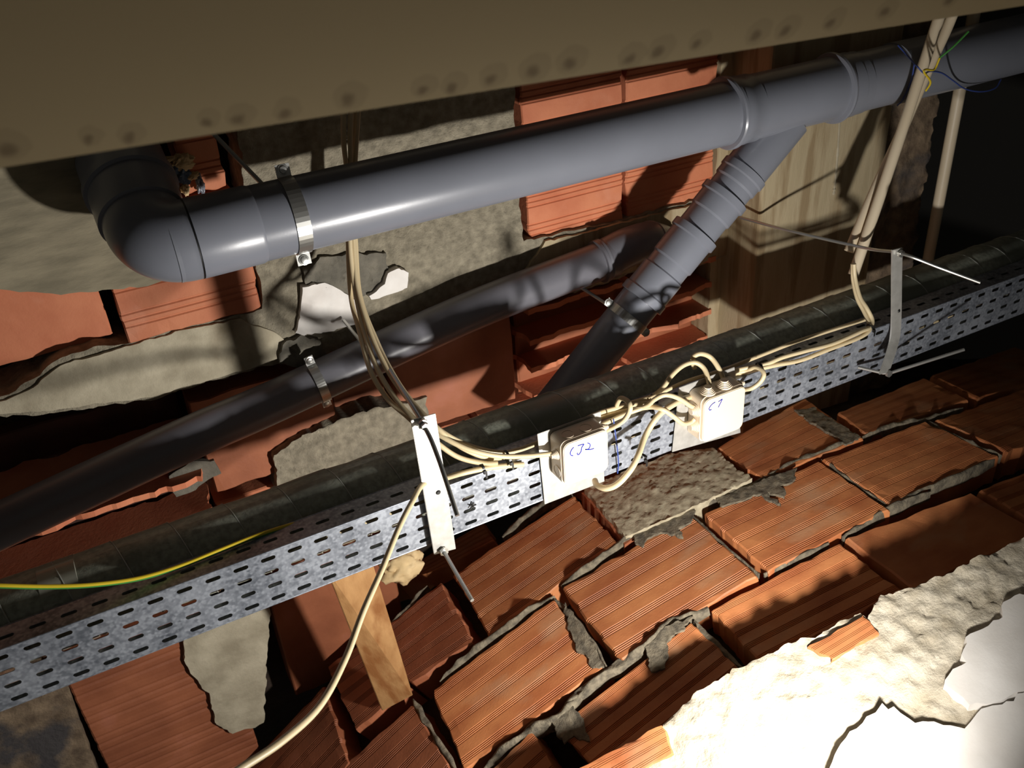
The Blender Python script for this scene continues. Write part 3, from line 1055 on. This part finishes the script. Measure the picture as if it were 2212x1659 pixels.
obj('collar', lathe_bm(q6 + dd2 * .002, dd2, [(0, RS), (.001, RS + .005), (.006, RS + .005), (.05, RS + .005), (.051, RS)], 48), M_pipeb, root, True)
cc = q2.lerp(q3, 0.21)
clamp(cc, q3 - q2, RS, 0.016, (0, -0.05, 1), 'thin zinc strap clamp round the dark grey waste pipe', ear=0.020)
obj_r = tube_bm(crom([aty(742, 692, 1.47), aty(765, 720, 1.43), aty(800, 765, 1.37)], 6), 0.003, 8)
o = obj('hanger_rod', obj_r, M_zinc, None, True)
tag(o, 'thin rod poking out of the white filler behind the cream cables', 'rod')

# ---- insulated pipe with spiral wrap
YI, ZI, RI = 1.184, -0.929, 0.0600
root = empty('insulated_pipe', (0.8, YI, ZI), 'dark foam wrapped pipe with spiral tape, lying behind the perforated tray', 'pipe')
bm = bmesh.new()
pitch = 0.082
SEG = 48
ph = [(0.0, 0.0), (0.06, 0.0012), (0.5, 0.0014), (0.93, 0.0020), (0.985, 0.0022)]
cols = []
x = -0.42
turn = 0
while x + turn * pitch < 2.75:
    for f_, h_ in ph:
        cols.append((x + (turn + f_) * pitch, h_, turn))
    turn += 1
rings = []
for (xx, h_, tn) in cols:
    row = []
    for k in range(SEG + 1):
        th = 2 * math.pi * k / SEG
        X = xx - pitch * (k / SEG)
        hh = RI + h_ + 0.0022 * n3((X, math.cos(th) * .06, math.sin(th) * .06), 11) + 0.001 * n3((X, math.cos(th) * .06, math.sin(th) * .06), 40)
        sag = 0.004 * noise.noise(Vector((X * 2.2, 1, 1)))
        row.append(bm.verts.new((X, YI + math.sin(th) * hh, ZI + math.cos(th) * hh + sag)))
    rings.append(row)
for i in range(len(rings) - 1):
    for k in range(SEG):
        bm.faces.new((rings[i][k], rings[i][k + 1], rings[i + 1][k + 1], rings[i + 1][k]))
recalc(bm)
obj('foam_wrap', bm, M_insul, root, True)
# lighter seam lines on the wrap: narrow raised tape edge
sp = []
n_turn = int((2.75 + .42) / pitch)
for i in range(n_turn * 24):
    th = 2 * math.pi * i / 24
    X = -0.42 + pitch * (i / 24)
    sag = 0.004 * noise.noise(Vector((X * 2.2, 1, 1)))
    hh = RI + 0.0022 + 0.0022 * n3((X, math.cos(-th) * .06, math.sin(-th) * .06), 11)
    sp.append(Vector((X, YI + math.sin(-th) * hh, ZI + math.cos(-th) * hh + sag)))
obj('spiral_seam', tube_bm(sp, 0.0011, 6), noisy('seam_tape', srgb(150, 152, 144), srgb(170, 172, 164), 20, 0.3, 0, 10), root, True)
tx = aty(112, 1240, YI - .04).x
pr = [(-.026, RI + .001), (-.025, RI + .0035), (.025, RI + .0035), (.026, RI + .001)]
bm = lathe_bm((tx, YI, ZI), (1, 0, 0), pr, 60)
for v in bm.verts: v.co += Vector((0, 0, 0.0015)) * n3(v.co, 60)
obj('tape_band', bm, M_tape, root, True, label='shiny clear tape band')
bm = bmesh.new()                       # crumpled end of the tape hanging under the band
G = [[None] * 9 for _ in range(7)]
for a_ in range(9):
    for b_ in range(7):
        th = math.radians(118 + b_ * 7)
        X = tx - .022 + a_ * .0055
        rr = RI + .004 + .006 * abs(n3((a_, b_, 0), .9, 3)) + .004 * n3((a_, b_, 1), 1.7, 5)
        G[b_][a_] = bm.verts.new((X + .003 * n3((a_, b_, 2), 1.1), YI - math.sin(th) * rr, ZI + math.cos(th) * rr + .012))
for b_ in range(6):
    for a_ in range(8):
        bm.faces.new((G[b_][a_], G[b_][a_ + 1], G[b_ + 1][a_ + 1], G[b_ + 1][a_]))
obj('tape_tail', bm, plain('glossy_tape', srgb(150, 148, 136), 0.08), root)

# ---- perforated cable tray
YT, ZT0, ZT1, DT = 1.08, -0.985, -0.885, 0.046
root = empty('cable_tray', (0.8, YT, ZT0), 'galvanised perforated cable tray crossing the picture in front of the foam pipe', 'tray')
PX, PZ = 0.0398, 0.025
SLX, SLZ = 0.0215, 0.0070


def tray_part(to3, X0, ncol, nrow, w_row, off=0.0, thick=0.0012, nvec=Vector((0, 1, 0))):
    bm = bmesh.new()
    for i in range(ncol):
        for j in range(nrow):
            cx_, cy_ = X0 + (i + .5) * PX, (j + .5) * w_row
            hole = []; outer = []
            for k in range(16):
                a = 2 * math.pi * (k + .5) / 16
                ca, sa = math.cos(a), math.sin(a)
                hx = (SLX / 2 - SLZ / 2) * (1 if ca > 0 else -1) + ca * SLZ / 2
                hole.append((cx_ + hx, cy_ + sa * SLZ / 2))
                m_ = max(abs(ca) / (PX / 2), abs(sa) / (w_row / 2))
                outer.append([cx_ + ca / m_, cy_ + sa / m_])
            for k in range(4):         # snap nearest outer to the exact corner
                cxk = cx_ + (PX / 2) * (1, -1, -1, 1)[k]; cyk = cy_ + (w_row / 2) * (1, 1, -1, -1)[k]
                best = min(range(16), key=lambda q: (outer[q][0] - cxk) ** 2 + (outer[q][1] - cyk) ** 2)
                outer[best] = [cxk, cyk]
            H = [bm.verts.new(to3(*p)) for p in hole]; O = [bm.verts.new(to3(*p)) for p in outer]
            Hb = [bm.verts.new(to3(*p) + nvec * thick) for p in hole]
            for k in range(16):
                q = (k + 1) % 16
                bm.faces.new((O[k], O[q], H[q], H[k]))
                bm.faces.new((H[k], H[q], Hb[q], Hb[k]))
    return bm


XT0 = -0.40
NC = 76
lips = tray_part(lambda a, b_: Vector((a, YT, ZT0 + b_)), XT0, NC, 4, PZ)
obj('face_plate', lips, M_galv, root)
fl = tray_part(lambda a, b_: Vector((a, YT + b_, ZT1)), XT0 + .012, NC - 1, 1, DT, nvec=Vector((0, 0, -1)))
obj('top_flange', fl, M_galv, root)
bl = bmesh.new()
fl = tray_part(lambda a, b_: Vector((a, YT + b_, ZT0)), XT0 + .012, NC - 1, 1, DT, nvec=Vector((0, 0, 1)))
obj('bottom_flange', fl, M_galv, root)
XE = XT0 + NC * PX
obj('rolled_edge', tube_bm([(XT0, YT + .001, ZT1 - .0008), (XE, YT + .001, ZT1 - .0008)], 0.0014, 8), M_galv, root, True)
obj('rolled_edge', tube_bm([(XT0, YT + .001, ZT0 + .0008), (XE, YT + .001, ZT0 + .0008)], 0.0014, 8), M_galv, root, True)
obj('rolled_edge', tube_bm([(XT0, YT + DT, ZT1 - .001), (XE, YT + DT, ZT1 - .001)], 0.0016, 8), M_galv, root, True)


def plate_px(px, Y, th, name, mat, parent=None, label=None):
    c = [aty(x, y, Y) for x, y in px]
    return obj(name, quad_slab_bm(c, (0, -1, 0), th, 0.0006), mat, parent, label=label)


# backing plates of the junction boxes (sit on the tray face)
def junction(P_top_left_front, size, depth, plate_px_, name_label, ink, glands, knock):
    X0, Z1 = P_top_left_front
    Yf = YT - 0.005 - depth
    root = empty('junction_box', (X0 + size / 2, YT - .004, Z1 - size), name_label, 'junction box', None)
    o = plate_px(plate_px_, YT - 0.0045, 0.0015, 'backing_plate', M_alu, root)
    cx_, cz_ = X0 + size / 2, Z1 - size / 2
    # body (rounded vertical-section corners)

    def rbox(y0, y1, s0, s1, r):
        bm = bmesh.new()
        rings = []
        for (y, s) in ((y0, s0), (y1, s1)):
            ring = []
            for q, (sx, sz) in enumerate(((1, 1), (-1, 1), (-1, -1), (1, -1))):
                for k in range(7):
                    a = math.pi / 2 * q + math.pi / 2 * k / 6
                    ring.append((cx_ + sx * (s / 2 - r) + math.cos(a) * r, y, cz_ + sz * (s / 2 - r) + math.sin(a) * r))
            rings.append([bm.verts.new(p) for p in ring])
        n = len(rings[0])
        for k in range(n):
            bm.faces.new((rings[0][k], rings[0][(k + 1) % n], rings[1][(k + 1) % n], rings[1][k]))
        f1 = bm.faces.new(rings[0]); bm.faces.new(rings[1][::-1])
        recalc(bm)
        return bm
    bm = rbox(YT - .006, Yf + .008, size * 1.0, size * .985, .010)
    obj('body', bm, M_box, root)
    bm = rbox(Yf + .0075, Yf, size * .965, size * .955, .012)
    es = [e for e in bm.edges if all(abs(v.co.y - Yf) < 1e-5 for v in e.verts)]
    bmesh.ops.bevel(bm, geom=es, offset=.0012, segments=2, affect='EDGES')
    obj('lid', bm, M_box, root)
    bm = rbox(Yf + .0092, Yf + .0072, size * .992, size * .992, .0112)
    obj('lid_rim', bm, M_box, root)
    for (side, a, d) in knock:          # knock-out rings on top / left faces
        dep = YT - .006 - a
        if side == 'top':
            c = Vector((X0 + d, dep, Z1 - .0008)); ax = Vector((0, 0, 1))
        else:
            c = Vector((X0 + .0008, dep, Z1 - d)); ax = Vector((-1, 0, 0))
        obj('knockout', lathe_bm(c, ax, [(0, .0105), (0.0016, .0105), (.0016, .0098), (0.0009, .0096), (.0009, .0001)], 28), M_box, root)
    for (side, a, d, r) in glands:
        dep = YT - .006 - a
        if side == 'top': c = Vector((X0 + d, dep, Z1 - .001)); ax = Vector((0, 0, 1))
        elif side == 'left': c = Vector((X0 + .001, dep, Z1 - d)); ax = Vector((-1, 0, 0))
        elif side == 'right': c = Vector((X0 + size - .001, dep, Z1 - d)); ax = Vector((1, 0, 0))
        else: c = Vector((X0 + d, dep, Z1 - size + .001)); ax = Vector((0, 0, -1))
        pr = [(0, r), (.003, r), (.0031, r * .88), (.005, r * .86), (.0051, r * .74), (.007, r * .72), (.0071, r * .62), (.009, r * .6), (.0091, r * .5), (.012, r * .48)]
        obj('cable_gland', lathe_bm(c, ax, pr, 28), M_box, root, False)
    # handwriting
    bm = bmesh.new()
    for st in ink:
        pts = [aty(x, y, Yf - .0003) for x, y in st]
        pth = crom(pts, 6)
        for i in range(len(pth) - 1):
            a, b_ = pth[i] - Vector((0, .0004, 0)), pth[i + 1] - Vector((0, .0004, 0))
            t = (b_ - a).normalized(); s = t.cross(Vector((0, 1, 0))).normalized() * .0007
            vs = [bm.verts.new(p) for p in (a - s, b_ - s, b_ + s, a + s)]
            bm.faces.new(vs)
    obj('handwriting', bm, M_ink, root)
    return root, Yf


# box C2 (left)
pTL = aty(1216, 962, YT - .045)
sz = aty(1314, 931, YT - .045).x - pTL.x
print('box size', sz)
ink2 = [[(1239.5, 966), (1235, 971), (1232, 978), (1233, 983), (1238, 984.5)],
        [(1248, 963), (1256, 960.5), (1261.5, 959.5), (1257, 966), (1255, 975), (1250, 982), (1247, 981), (1247.5, 978)],
        [(1269, 957), (1274, 959), (1274.5, 964), (1271, 970), (1264, 971), (1275, 971), (1283, 968.5)]]
box2, YF2 = junction((pTL.x - .0015, pTL.z + .0015), sz * 1.03, 0.040,
                     [(1161, 938), (1298, 889), (1306, 1040), (1177, 1090)],
                     'left cream square junction box on the tray, handwritten C J 2 in blue', ink2,
                     [('left', .020, .030, .009), ('right', .018, .014, .008), ('bottom', .02, .05, .009)],
                     [('top', .019, .022), ('top', .019, .055), ('left', .019, .064)])
pTL1 = aty(1521, 866, YT - .045)
sz1 = aty(1612, 836, YT - .045).x - pTL1.x
ink1 = [[(1545, 868.5), (1539, 872.5), (1534, 878), (1531.5, 883), (1533, 886), (1537, 884.5)],
        [(1551.5, 868), (1556, 865), (1560, 862), (1557.5, 868), (1554, 875), (1551.5, 880)]]
box1, YF1 = junction((pTL1.x - .0015, pTL1.z + .0015), sz1 * 1.03, 0.040,
                     [(1467, 838), (1587, 793), (1600, 935), (1452, 977)],
                     'right cream square junction box on the tray, handwritten C 1 in blue', ink1,
                     [('top', .022, .022, .0135), ('top', .020, .058, .0145), ('left', .020, .030, .0125), ('left', .020, .062, .0125), ('right', .018, .012, .008)], [])

# ---- flat support bars and their rods
root = empty('support_bar', aty(960, 1190, 1.07), 'bright flat steel bar clamping the tray, left of the boxes', 'bar')
plate_px([(888, 909), (941, 894), (985, 1186), (938, 1199)], 1.066, 0.003, 'flat_bar', M_alu, root)
a = aty(913, 915, 1.062)
obj('nut', lathe_bm(a, (0, -1, 0), [(0, .0085), (.004, .0085), (.0045, .006), (.011, .0058)], 6), M_zinc, root)
obj('threaded_rod', tube_bm(crom([a + Vector((0, .12, .03)), a, aty(945, 985, 1.01), aty(988, 1114, .93)], 8), 0.0033, 10), M_zinc, root, True)
a = aty(958, 1190, 1.062)
obj('nut', lathe_bm(a, (0, -1, 0), [(0, .0075), (.004, .0075)], 6), M_zinc, root)
obj('threaded_rod', tube_bm(crom([a + Vector((0, .2, .05)), a, aty(1020, 1297, .955)], 8), 0.0033, 10), M_zinc, root, True)
a = aty(947, 1064, 1.0655)
obj('rivet', lathe_bm(a, (0, -1, 0), [(0, .004), (.0012, .003)], 14), M_black, root)

root = empty('support_bar', aty(1910, 805, 1.05), 'grey bent steel bar clamping the tray at the right, long thin rods through it', 'bar')
# bent strip
cl = [aty(1939, 538, 1.05), aty(1938, 600, 1.055), aty(1937, 690, 1.06), aty(1934, 730, 1.055), aty(1925, 765, 1.04), aty(1911, 806, 1.02)]
pth = crom(cl, 6)
bm = bmesh.new(); rows = []
for i, p in enumerate(pth):
    hw = .0125
    rows.append([bm.verts.new(p + Vector((s * hw, d, s * -.001))) for s, d in ((-1, 0), (1, 0), (1, .003), (-1, .003))])
for i in range(len(rows) - 1):
    for k in range(4): bm.faces.new((rows[i][k], rows[i][(k + 1) % 4], rows[i + 1][(k + 1) % 4], rows[i + 1][k]))
bm.faces.new(rows[0]); bm.faces.new(rows[-1][::-1])
obj('flat_bar', recalc(bm), M_alu, root)
obj('threaded_rod', tube_bm(crom([aty(1600, 470, 1.41), aty(1700, 497, 1.30), aty(1870, 536, 1.15), aty(1945, 547, 1.045), aty(2030, 578, .99), aty(2117, 610, .94)], 8), 0.0030, 10), M_zinc, root, True)
obj('threaded_rod', tube_bm([aty(1853, 793, 1.072), aty(1908, 806, 1.04), aty(1925, 805, 1.03), aty(2083, 755, .97)], 0.0030, 10), M_zinc, root, True)
obj('nut', lathe_bm(aty(1944, 547, 1.048), (0, -1, 0), [(0, .007), (.005, .007)], 6), M_zinc, root)
obj('nut', lathe_bm(aty(1918, 806, 1.022), (0, -1, 0), [(0, .007), (.005, .007)], 6), M_zinc, root)
a = aty(1942, 672, 1.058)
obj('rivet', lathe_bm(a, (0, -1, 0), [(0, .003), (.0012, .002)], 14), M_black, root)


# ---- cables
def cable(pts, r, label, group=None, name='cable', mat=None, per=8):
    P = [aty(x, y, Y) for x, y, Y in pts]
    o = obj(name, tube_bm(crom(P, per), r, 12), mat or M_cable, None, True)
    return tag(o, label, 'cable' if name != 'conduit' else 'conduit', group)


CB = 0.0041
cable([(742, 180, 1.40), (742, 300, 1.40), (752, 400, 1.40), (752, 520, 1.39), (758, 640, 1.37), (775, 710, 1.32), (800, 800, 1.25),
       (838, 862, 1.20), (880, 900, 1.16), (930, 945, 1.11), (985, 985, 1.09), (1040, 1000, 1.078), (1075, 1000, 1.07)], CB,
      'leftmost cream cable of the hanging bundle, bulging out above the bright bar', 'hanging cable bundle')
cable([(760, 180, 1.40), (757, 300, 1.40), (758, 400, 1.40), (756, 520, 1.385), (766, 620, 1.36), (785, 710, 1.31), (812, 790, 1.25),
       (850, 855, 1.19), (895, 905, 1.14), (950, 940, 1.10), (1010, 970, 1.075), (1075, 985, 1.062), (1140, 985, 1.06), (1190, 980, 1.058), (1212, 977, 1.055)], CB,
      'cream cable from the hanging bundle entering the left side of the CJ2 box', 'hanging cable bundle')
cable([(778, 180, 1.405), (770, 300, 1.405), (765, 400, 1.40), (764, 520, 1.39), (772, 620, 1.355), (797, 710, 1.30), (832, 790, 1.24),
       (868, 845, 1.19), (908, 890, 1.14), (960, 936, 1.10), (1020, 965, 1.09), (1080, 978, 1.08), (1120, 972, 1.085), (1165, 955, 1.095), (1230, 925, 1.10), (1300, 890, 1.10),
       (1380, 873, 1.10), (1410, 870, 1.09)], CB,
      'cream cable of the hanging bundle passing behind the CJ2 box plate', 'hanging cable bundle')
cable([(768, 180, 1.41), (764, 300, 1.41), (760, 400, 1.41), (768, 520, 1.40), (778, 640, 1.36), (815, 740, 1.29), (850, 810, 1.22),
       (890, 868, 1.16), (945, 925, 1.105), (1000, 968, 1.09), (1060, 990, 1.085), (1110, 982, 1.09)], CB,
      'rightmost cream cable of the hanging bundle, lowest where they cross the foam pipe', 'hanging cable bundle')
# cable along the tray top, left of the CJ2 box and running down to the bottom left
cable([(1130, 1003, 1.075), (1060, 1010, 1.072), (1000, 1022, 1.072), (955, 1035, 1.08), (915, 1045, 1.068), (890, 1085, 1.03), (862, 1140, .99), (825, 1230, .93), (785, 1320, .86),
       (745, 1425, .80), (690, 1525, .74), (610, 1600, .69), (520, 1660, .66), (430, 1720, .63)], 0.0043,
      'thick cream cable drooping from the tray down to the bottom left', None)
# loops at the CJ2 box
cable([(1310, 930, 1.06), (1330, 920, 1.045), (1350, 905, 1.03), (1361, 885, 1.02), (1357, 868, 1.03), (1342, 860, 1.06), (1335, 868, 1.09), (1330, 882, 1.11)], 0.0042,
      'short cream cable looping up from the right side of the CJ2 box', None)
cable([(1285, 1038, 1.055), (1290, 1048, 1.04), (1310, 1055, 1.02), (1335, 1045, 1.01), (1362, 1015, 1.01), (1378, 985, 1.02), (1395, 940, 1.045), (1425, 895, 1.05), (1470, 865, 1.06),
       (1500, 855, 1.082)], 0.0052,
      'thick cream cable rising from under the CJ2 box across the tray', None)
# along the tray top between the boxes
cable([(1290, 905, 1.10), (1340, 890, 1.095), (1400, 880, 1.072), (1430, 884, 1.05), (1455, 900, 1.045), (1475, 915, 1.05), (1492, 912, 1.055), (1500, 905, 1.055)], CB,
      'lower of two cream cables entering the left side of the C1 box', 'cables into the C1 box')
cable([(1290, 922, 1.085), (1350, 895, 1.085), (1395, 878, 1.075), (1415, 862, 1.055), (1438, 853, 1.045), (1465, 860, 1.045), (1490, 876, 1.055), (1500, 881, 1.055)], CB,
      'upper of two cream cables entering the left side of the C1 box', 'cables into the C1 box')
cable([(1290, 895, 1.12), (1360, 872, 1.12), (1405, 858, 1.11), (1430, 840, 1.095), (1450, 812, 1.10), (1475, 790, 1.10), (1500, 783, 1.095), (1520, 795, 1.085), (1530, 820, 1.07), (1534, 848, 1.055)], 0.0043,
      'cream cable arching into the front left gland on top of the C1 box', 'cables into the C1 box')
cable([(1500, 795, 1.11), (1496, 780, 1.11), (1500, 769, 1.105), (1515, 764, 1.10), (1535, 772, 1.095), (1552, 795, 1.08), (1565, 825, 1.065), (1568, 842, 1.055)], 0.0045,
      'cream cable arching higher into the rear right gland on top of the C1 box', 'cables into the C1 box')
cable([(1608, 842, 1.06), (1625, 838, 1.045), (1642, 825, 1.04), (1650, 810, 1.04), (1644, 798, 1.05), (1630, 793, 1.065), (1615, 800, 1.08), (1590, 806, 1.09), (1540, 828, 1.10)], CB,
      'short cream cable looping out of the right side of the C1 box', None)
# from the right conduit down and left along the tray
cable([(1845, 570, 1.135), (1847, 600, 1.13), (1857, 640, 1.11), (1872, 665, 1.09), (1884, 690, 1.075), (1880, 706, 1.066), (1860, 716, 1.06), (1800, 742, 1.058), (1740, 758, 1.058), (1690, 772, 1.06), (1650, 788, 1.066), (1590, 800, 1.09), (1500, 830, 1.10)], 0.0040,
      'upper cream cable leaving the hanging conduit and running left over the tray', 'cables from the conduit')
cable([(1842, 570, 1.14), (1843, 605, 1.135), (1852, 645, 1.115), (1866, 672, 1.095), (1878, 700, 1.072), (1876, 716, 1.062), (1850, 732, 1.058), (1790, 755, 1.056), (1730, 778, 1.056), (1680, 788, 1.058), (1640, 797, 1.066), (1600, 808, 1.09), (1520, 838, 1.10)], 0.0040,
      'lower cream cable leaving the hanging conduit and running left over the tray', 'cables from the conduit')
cable([(1870, 690, 1.10), (1800, 712, 1.105), (1720, 738, 1.105), (1650, 765, 1.105), (1560, 800, 1.105), (1480, 825, 1.105), (1400, 862, 1.10)], 0.0036,
      'thin cream cable lying on the tray flange behind the others', None)

def inner(z0, amp, r, mat, seed, label, Yc=1.101):
    pts = [Vector((x_ * .06, Yc + .004 * n3((x_ * .06, 0, 0), 3, seed), z0 + amp * n3((x_ * .06, 5, 0), 2.2, seed))) for x_ in range(-6, 43)]
    o = obj('cable', tube_bm(crom(pts, 3), r, 10), mat, None, True)
    tag(o, label, 'cable')


inner(-0.896, 0.002, 0.0075, M_black, 61, 'black cable added inside the tray to block light, showing dark through the top row of slots')  # added cable, stops lamp beams through the slots striping the foam pipe
inner(-0.932, 0.035, 0.0042, M_cable, 62, 'cream cable winding inside the tray, showing through the middle slots', 1.106)
# conduits
ca = cable([(2062, -60, 1.222), (2027, 42, 1.222), (1936, 320, 1.20), (1843, 594, 1.165)], 0.0102,
           'longer front cream conduit hanging at the right, reaching lowest', 'hanging conduits', 'conduit', M_cond)
cb = cable([(2085, -60, 1.232), (2056, 36, 1.236), (2005, 150, 1.234), (1945, 290, 1.227), (1890, 410, 1.212), (1834, 543, 1.192)], 0.0098,
           'shorter cream conduit crossing behind its neighbour at the right', 'hanging conduits', 'conduit', M_cond)
px_ = aty(2046, 340, 1.36)
o = obj('conduit', tube_bm([(px_.x, 1.36, 0.1), (px_.x, 1.36, -1.22)], 0.0125, 20), M_cond, None, True)
tag(o, 'vertical pale conduit against the dark void at the right edge of the column', 'conduit', None)

# tie wires round the conduits
root = empty('tie_wire', aty(1998, 152, 1.18), 'blue and yellow green wires knotted round the cream conduits', 'wire')


def wire(pts, r, mat, name):
    return obj(name, tube_bm(crom([aty(x, y, Y) for x, y, Y in pts], 8), r, 8), mat, root, True)


wire([(1940, 98, 1.245), (1960, 120, 1.22), (1980, 142, 1.168), (1996, 158, 1.162), (2010, 154, 1.17), (2035, 158, 1.20), (2060, 175, 1.235), (2085, 192, 1.245), (2120, 198, 1.25), (2150, 190, 1.26), (2162, 172, 1.27)], 0.0014, M_blue, 'blue_wire')
wire([(1975, 140, 1.21), (1968, 175, 1.24), (1950, 215, 1.262), (1938, 228, 1.275)], 0.0014, M_blue, 'blue_wire')
wire([(2092, 68, 1.15), (2060, 100, 1.155), (2030, 125, 1.165)], 0.0018, M_grn, 'green_wire')
wire([(2030, 125, 1.165), (2018, 150, 1.168), (2000, 150, 1.160), (1996, 156, 1.158), (2008, 172, 1.165), (2009, 182, 1.17), (2000, 196, 1.18)], 0.0018, M_yel, 'yellow_wire')

o = obj('wire', tube_bm(crom([aty(1325, 905, 1.073), aty(1329, 935, 1.072), aty(1333, 965, 1.071), aty(1336, 1000, 1.072), aty(1334, 1022, 1.078)], 6), .0012, 8), M_blue, None, True)
tag(o, 'thin blue wire down the tray face beside the right edge of the CJ2 box', 'wire')
# earth wire, two-coloured
pts = [(-80, 1262, 1.13), (0, 1265, 1.12), (100, 1267, 1.115), (200, 1263, 1.11), (300, 1249, 1.11), (390, 1222, 1.112), (470, 1190, 1.115), (560, 1155, 1.12), (640, 1130, 1.125), (700, 1114, 1.128)]
P = crom([aty(*p) for p in pts], 8)
root = empty('earth_wire', P[len(P) // 2], 'yellow and green striped earth wire lying on the tray at the left', 'wire')
obj('yellow_side', tube_bm(P, 0.0030, 12), M_yel, root, True)
obj('green_stripe', tube_bm([p + Vector((0, -.0009, -.0014)) for p in P], 0.0024, 12), M_grn, root, True)


# ---- cable ties
def tie(x, y, Y, ang, rad, label, tail=0.012):
    c = aty(x, y, Y)
    root = empty('cable_tie', c, label, 'cable tie', 'black cable ties')
    ax = Vector((math.cos(ang), 0, math.sin(ang)))
    bm = lathe_bm(c - ax * .002, ax, [(0, rad), (0, rad + .001), (.004, rad + .001), (.004, rad)], 20, caps=False)
    obj('loop', bm, M_black, root)
    up = Vector((0, 0, 1)).cross(ax).cross(ax).normalized()
    hp = c + Vector((0, -rad - .002, 0)) + Vector((0, 0, -.004))
    obj('head', box_bm(hp, .005, .004, .006, bev=.0006), M_black, root)
    obj('tail', box_bm(hp + Vector((.002, -.001, -tail / 2)), .003, .001, tail), M_black, root)


tie(1096, 988, 1.072, 0.1, .011, 'black cable tie on the cable bundle just left of the CJ2 box')
tie(1042, 1010, 1.074, 0.1, .006, 'black cable tie holding one cream cable to the tray right of the bright bar')
tie(1403, 880, 1.078, 0.2, .0075, 'black cable tie on the cables midway between the boxes')
tie(1412, 858, 1.105, 0.6, .006, 'small black cable tie against the foam pipe between the boxes')
tie(1388, 985, 1.03, 1.1, .0068, 'black cable tie at the lower tray edge round the thick cream cable')
tie(1880, 706, 1.068, 0.8, .0075, 'black cable tie where the conduit cables bend onto the tray')
tie(1640, 792, 1.064, 0.2, .0075, 'black cable tie on the cables right of the C1 box')
bm = bmesh.new()
c = aty(1020, 1092, YT - .003)
for k in range(5):
    box_bm(c + Vector((.003 * math.cos(k * 1.3), -.001, .003 * math.sin(k * 1.3))), .007, .002, .002, (Vector((math.cos(k * 1.3), 0, math.sin(k * 1.3))), Vector((0, 1, 0)), Vector((-math.sin(k * 1.3), 0, math.cos(k * 1.3)))), bm=bm)
o = obj('cable_tie', bm, M_black)
tag(o, 'torn black tie stub stuck in a lower tray slot right of the bright bar', 'cable tie')

# ---- timber batten
TL = aty(706, 1232, 1.20); TR = aty(800, 1200, 1.20)
BLp = atv(826, 1536, 0.004); BRp = atv(892, 1502, 0.004)
dn_ = ((BLp - TL) + (BRp - TR)).normalized()
sd = (TR - TL).normalized()
nrm_ = sd.cross(dn_).normalized()
if nrm_.y > 0: nrm_ = -nrm_
bm = quad_slab_bm([TL, TR, BRp, BLp], nrm_, 0.016, 0.001)
o = obj('timber_batten', bm, M_wood)
tag(o, 'short pine batten leaning from behind the tray onto the bricks', 'batten')


# ---- foam lumps
def lump(c, s, seed, amp=.35, bm=None):
    bm = bm or bmesh.new()
    r = bmesh.ops.create_icosphere(bm, subdivisions=4, radius=1.0)
    for v in r['verts']:
        k = 1 + amp * n3(v.co, 2.0, seed) + amp * .5 * n3(v.co, 5, seed)
        v.co = Vector((v.co.x * s[0] * k, v.co.y * s[1] * k, v.co.z * s[2] * k)) + Vector(c)
    return bm


bm = lump(aty(868, 1222, 1.42), (.045, .03, .035), 3)
o = obj('foam_lump', bm, M_foam, None, True)
tag(o, 'lump of yellow expanding foam under the tray beside the pine batten', 'foam')
root = empty('hole_stuffing', aty(395, 370, 1.46), 'crumpled foam and blue plastic stuffed in the wall hole beside the elbow', 'stuffing')
for i, (x, y, s, m_) in enumerate(((395, 350, (.016, .01, .012), M_foam), (372, 385, (.007, .008, .026), M_foam), (392, 375, (.012, .01, .015), M_bluef),
                                   (415, 380, (.010, .008, .006), M_foam), (400, 408, (.006, .008, .01), M_foam), (432, 398, (.006, .006, .016), M_pipe), (360, 345, (.02, .006, .004), M_foam))):
    obj('foam_scrap' if m_ is M_foam else 'plastic_scrap', lump(aty(x, y, 1.475), s, 10 + i, .5), m_, root, True)
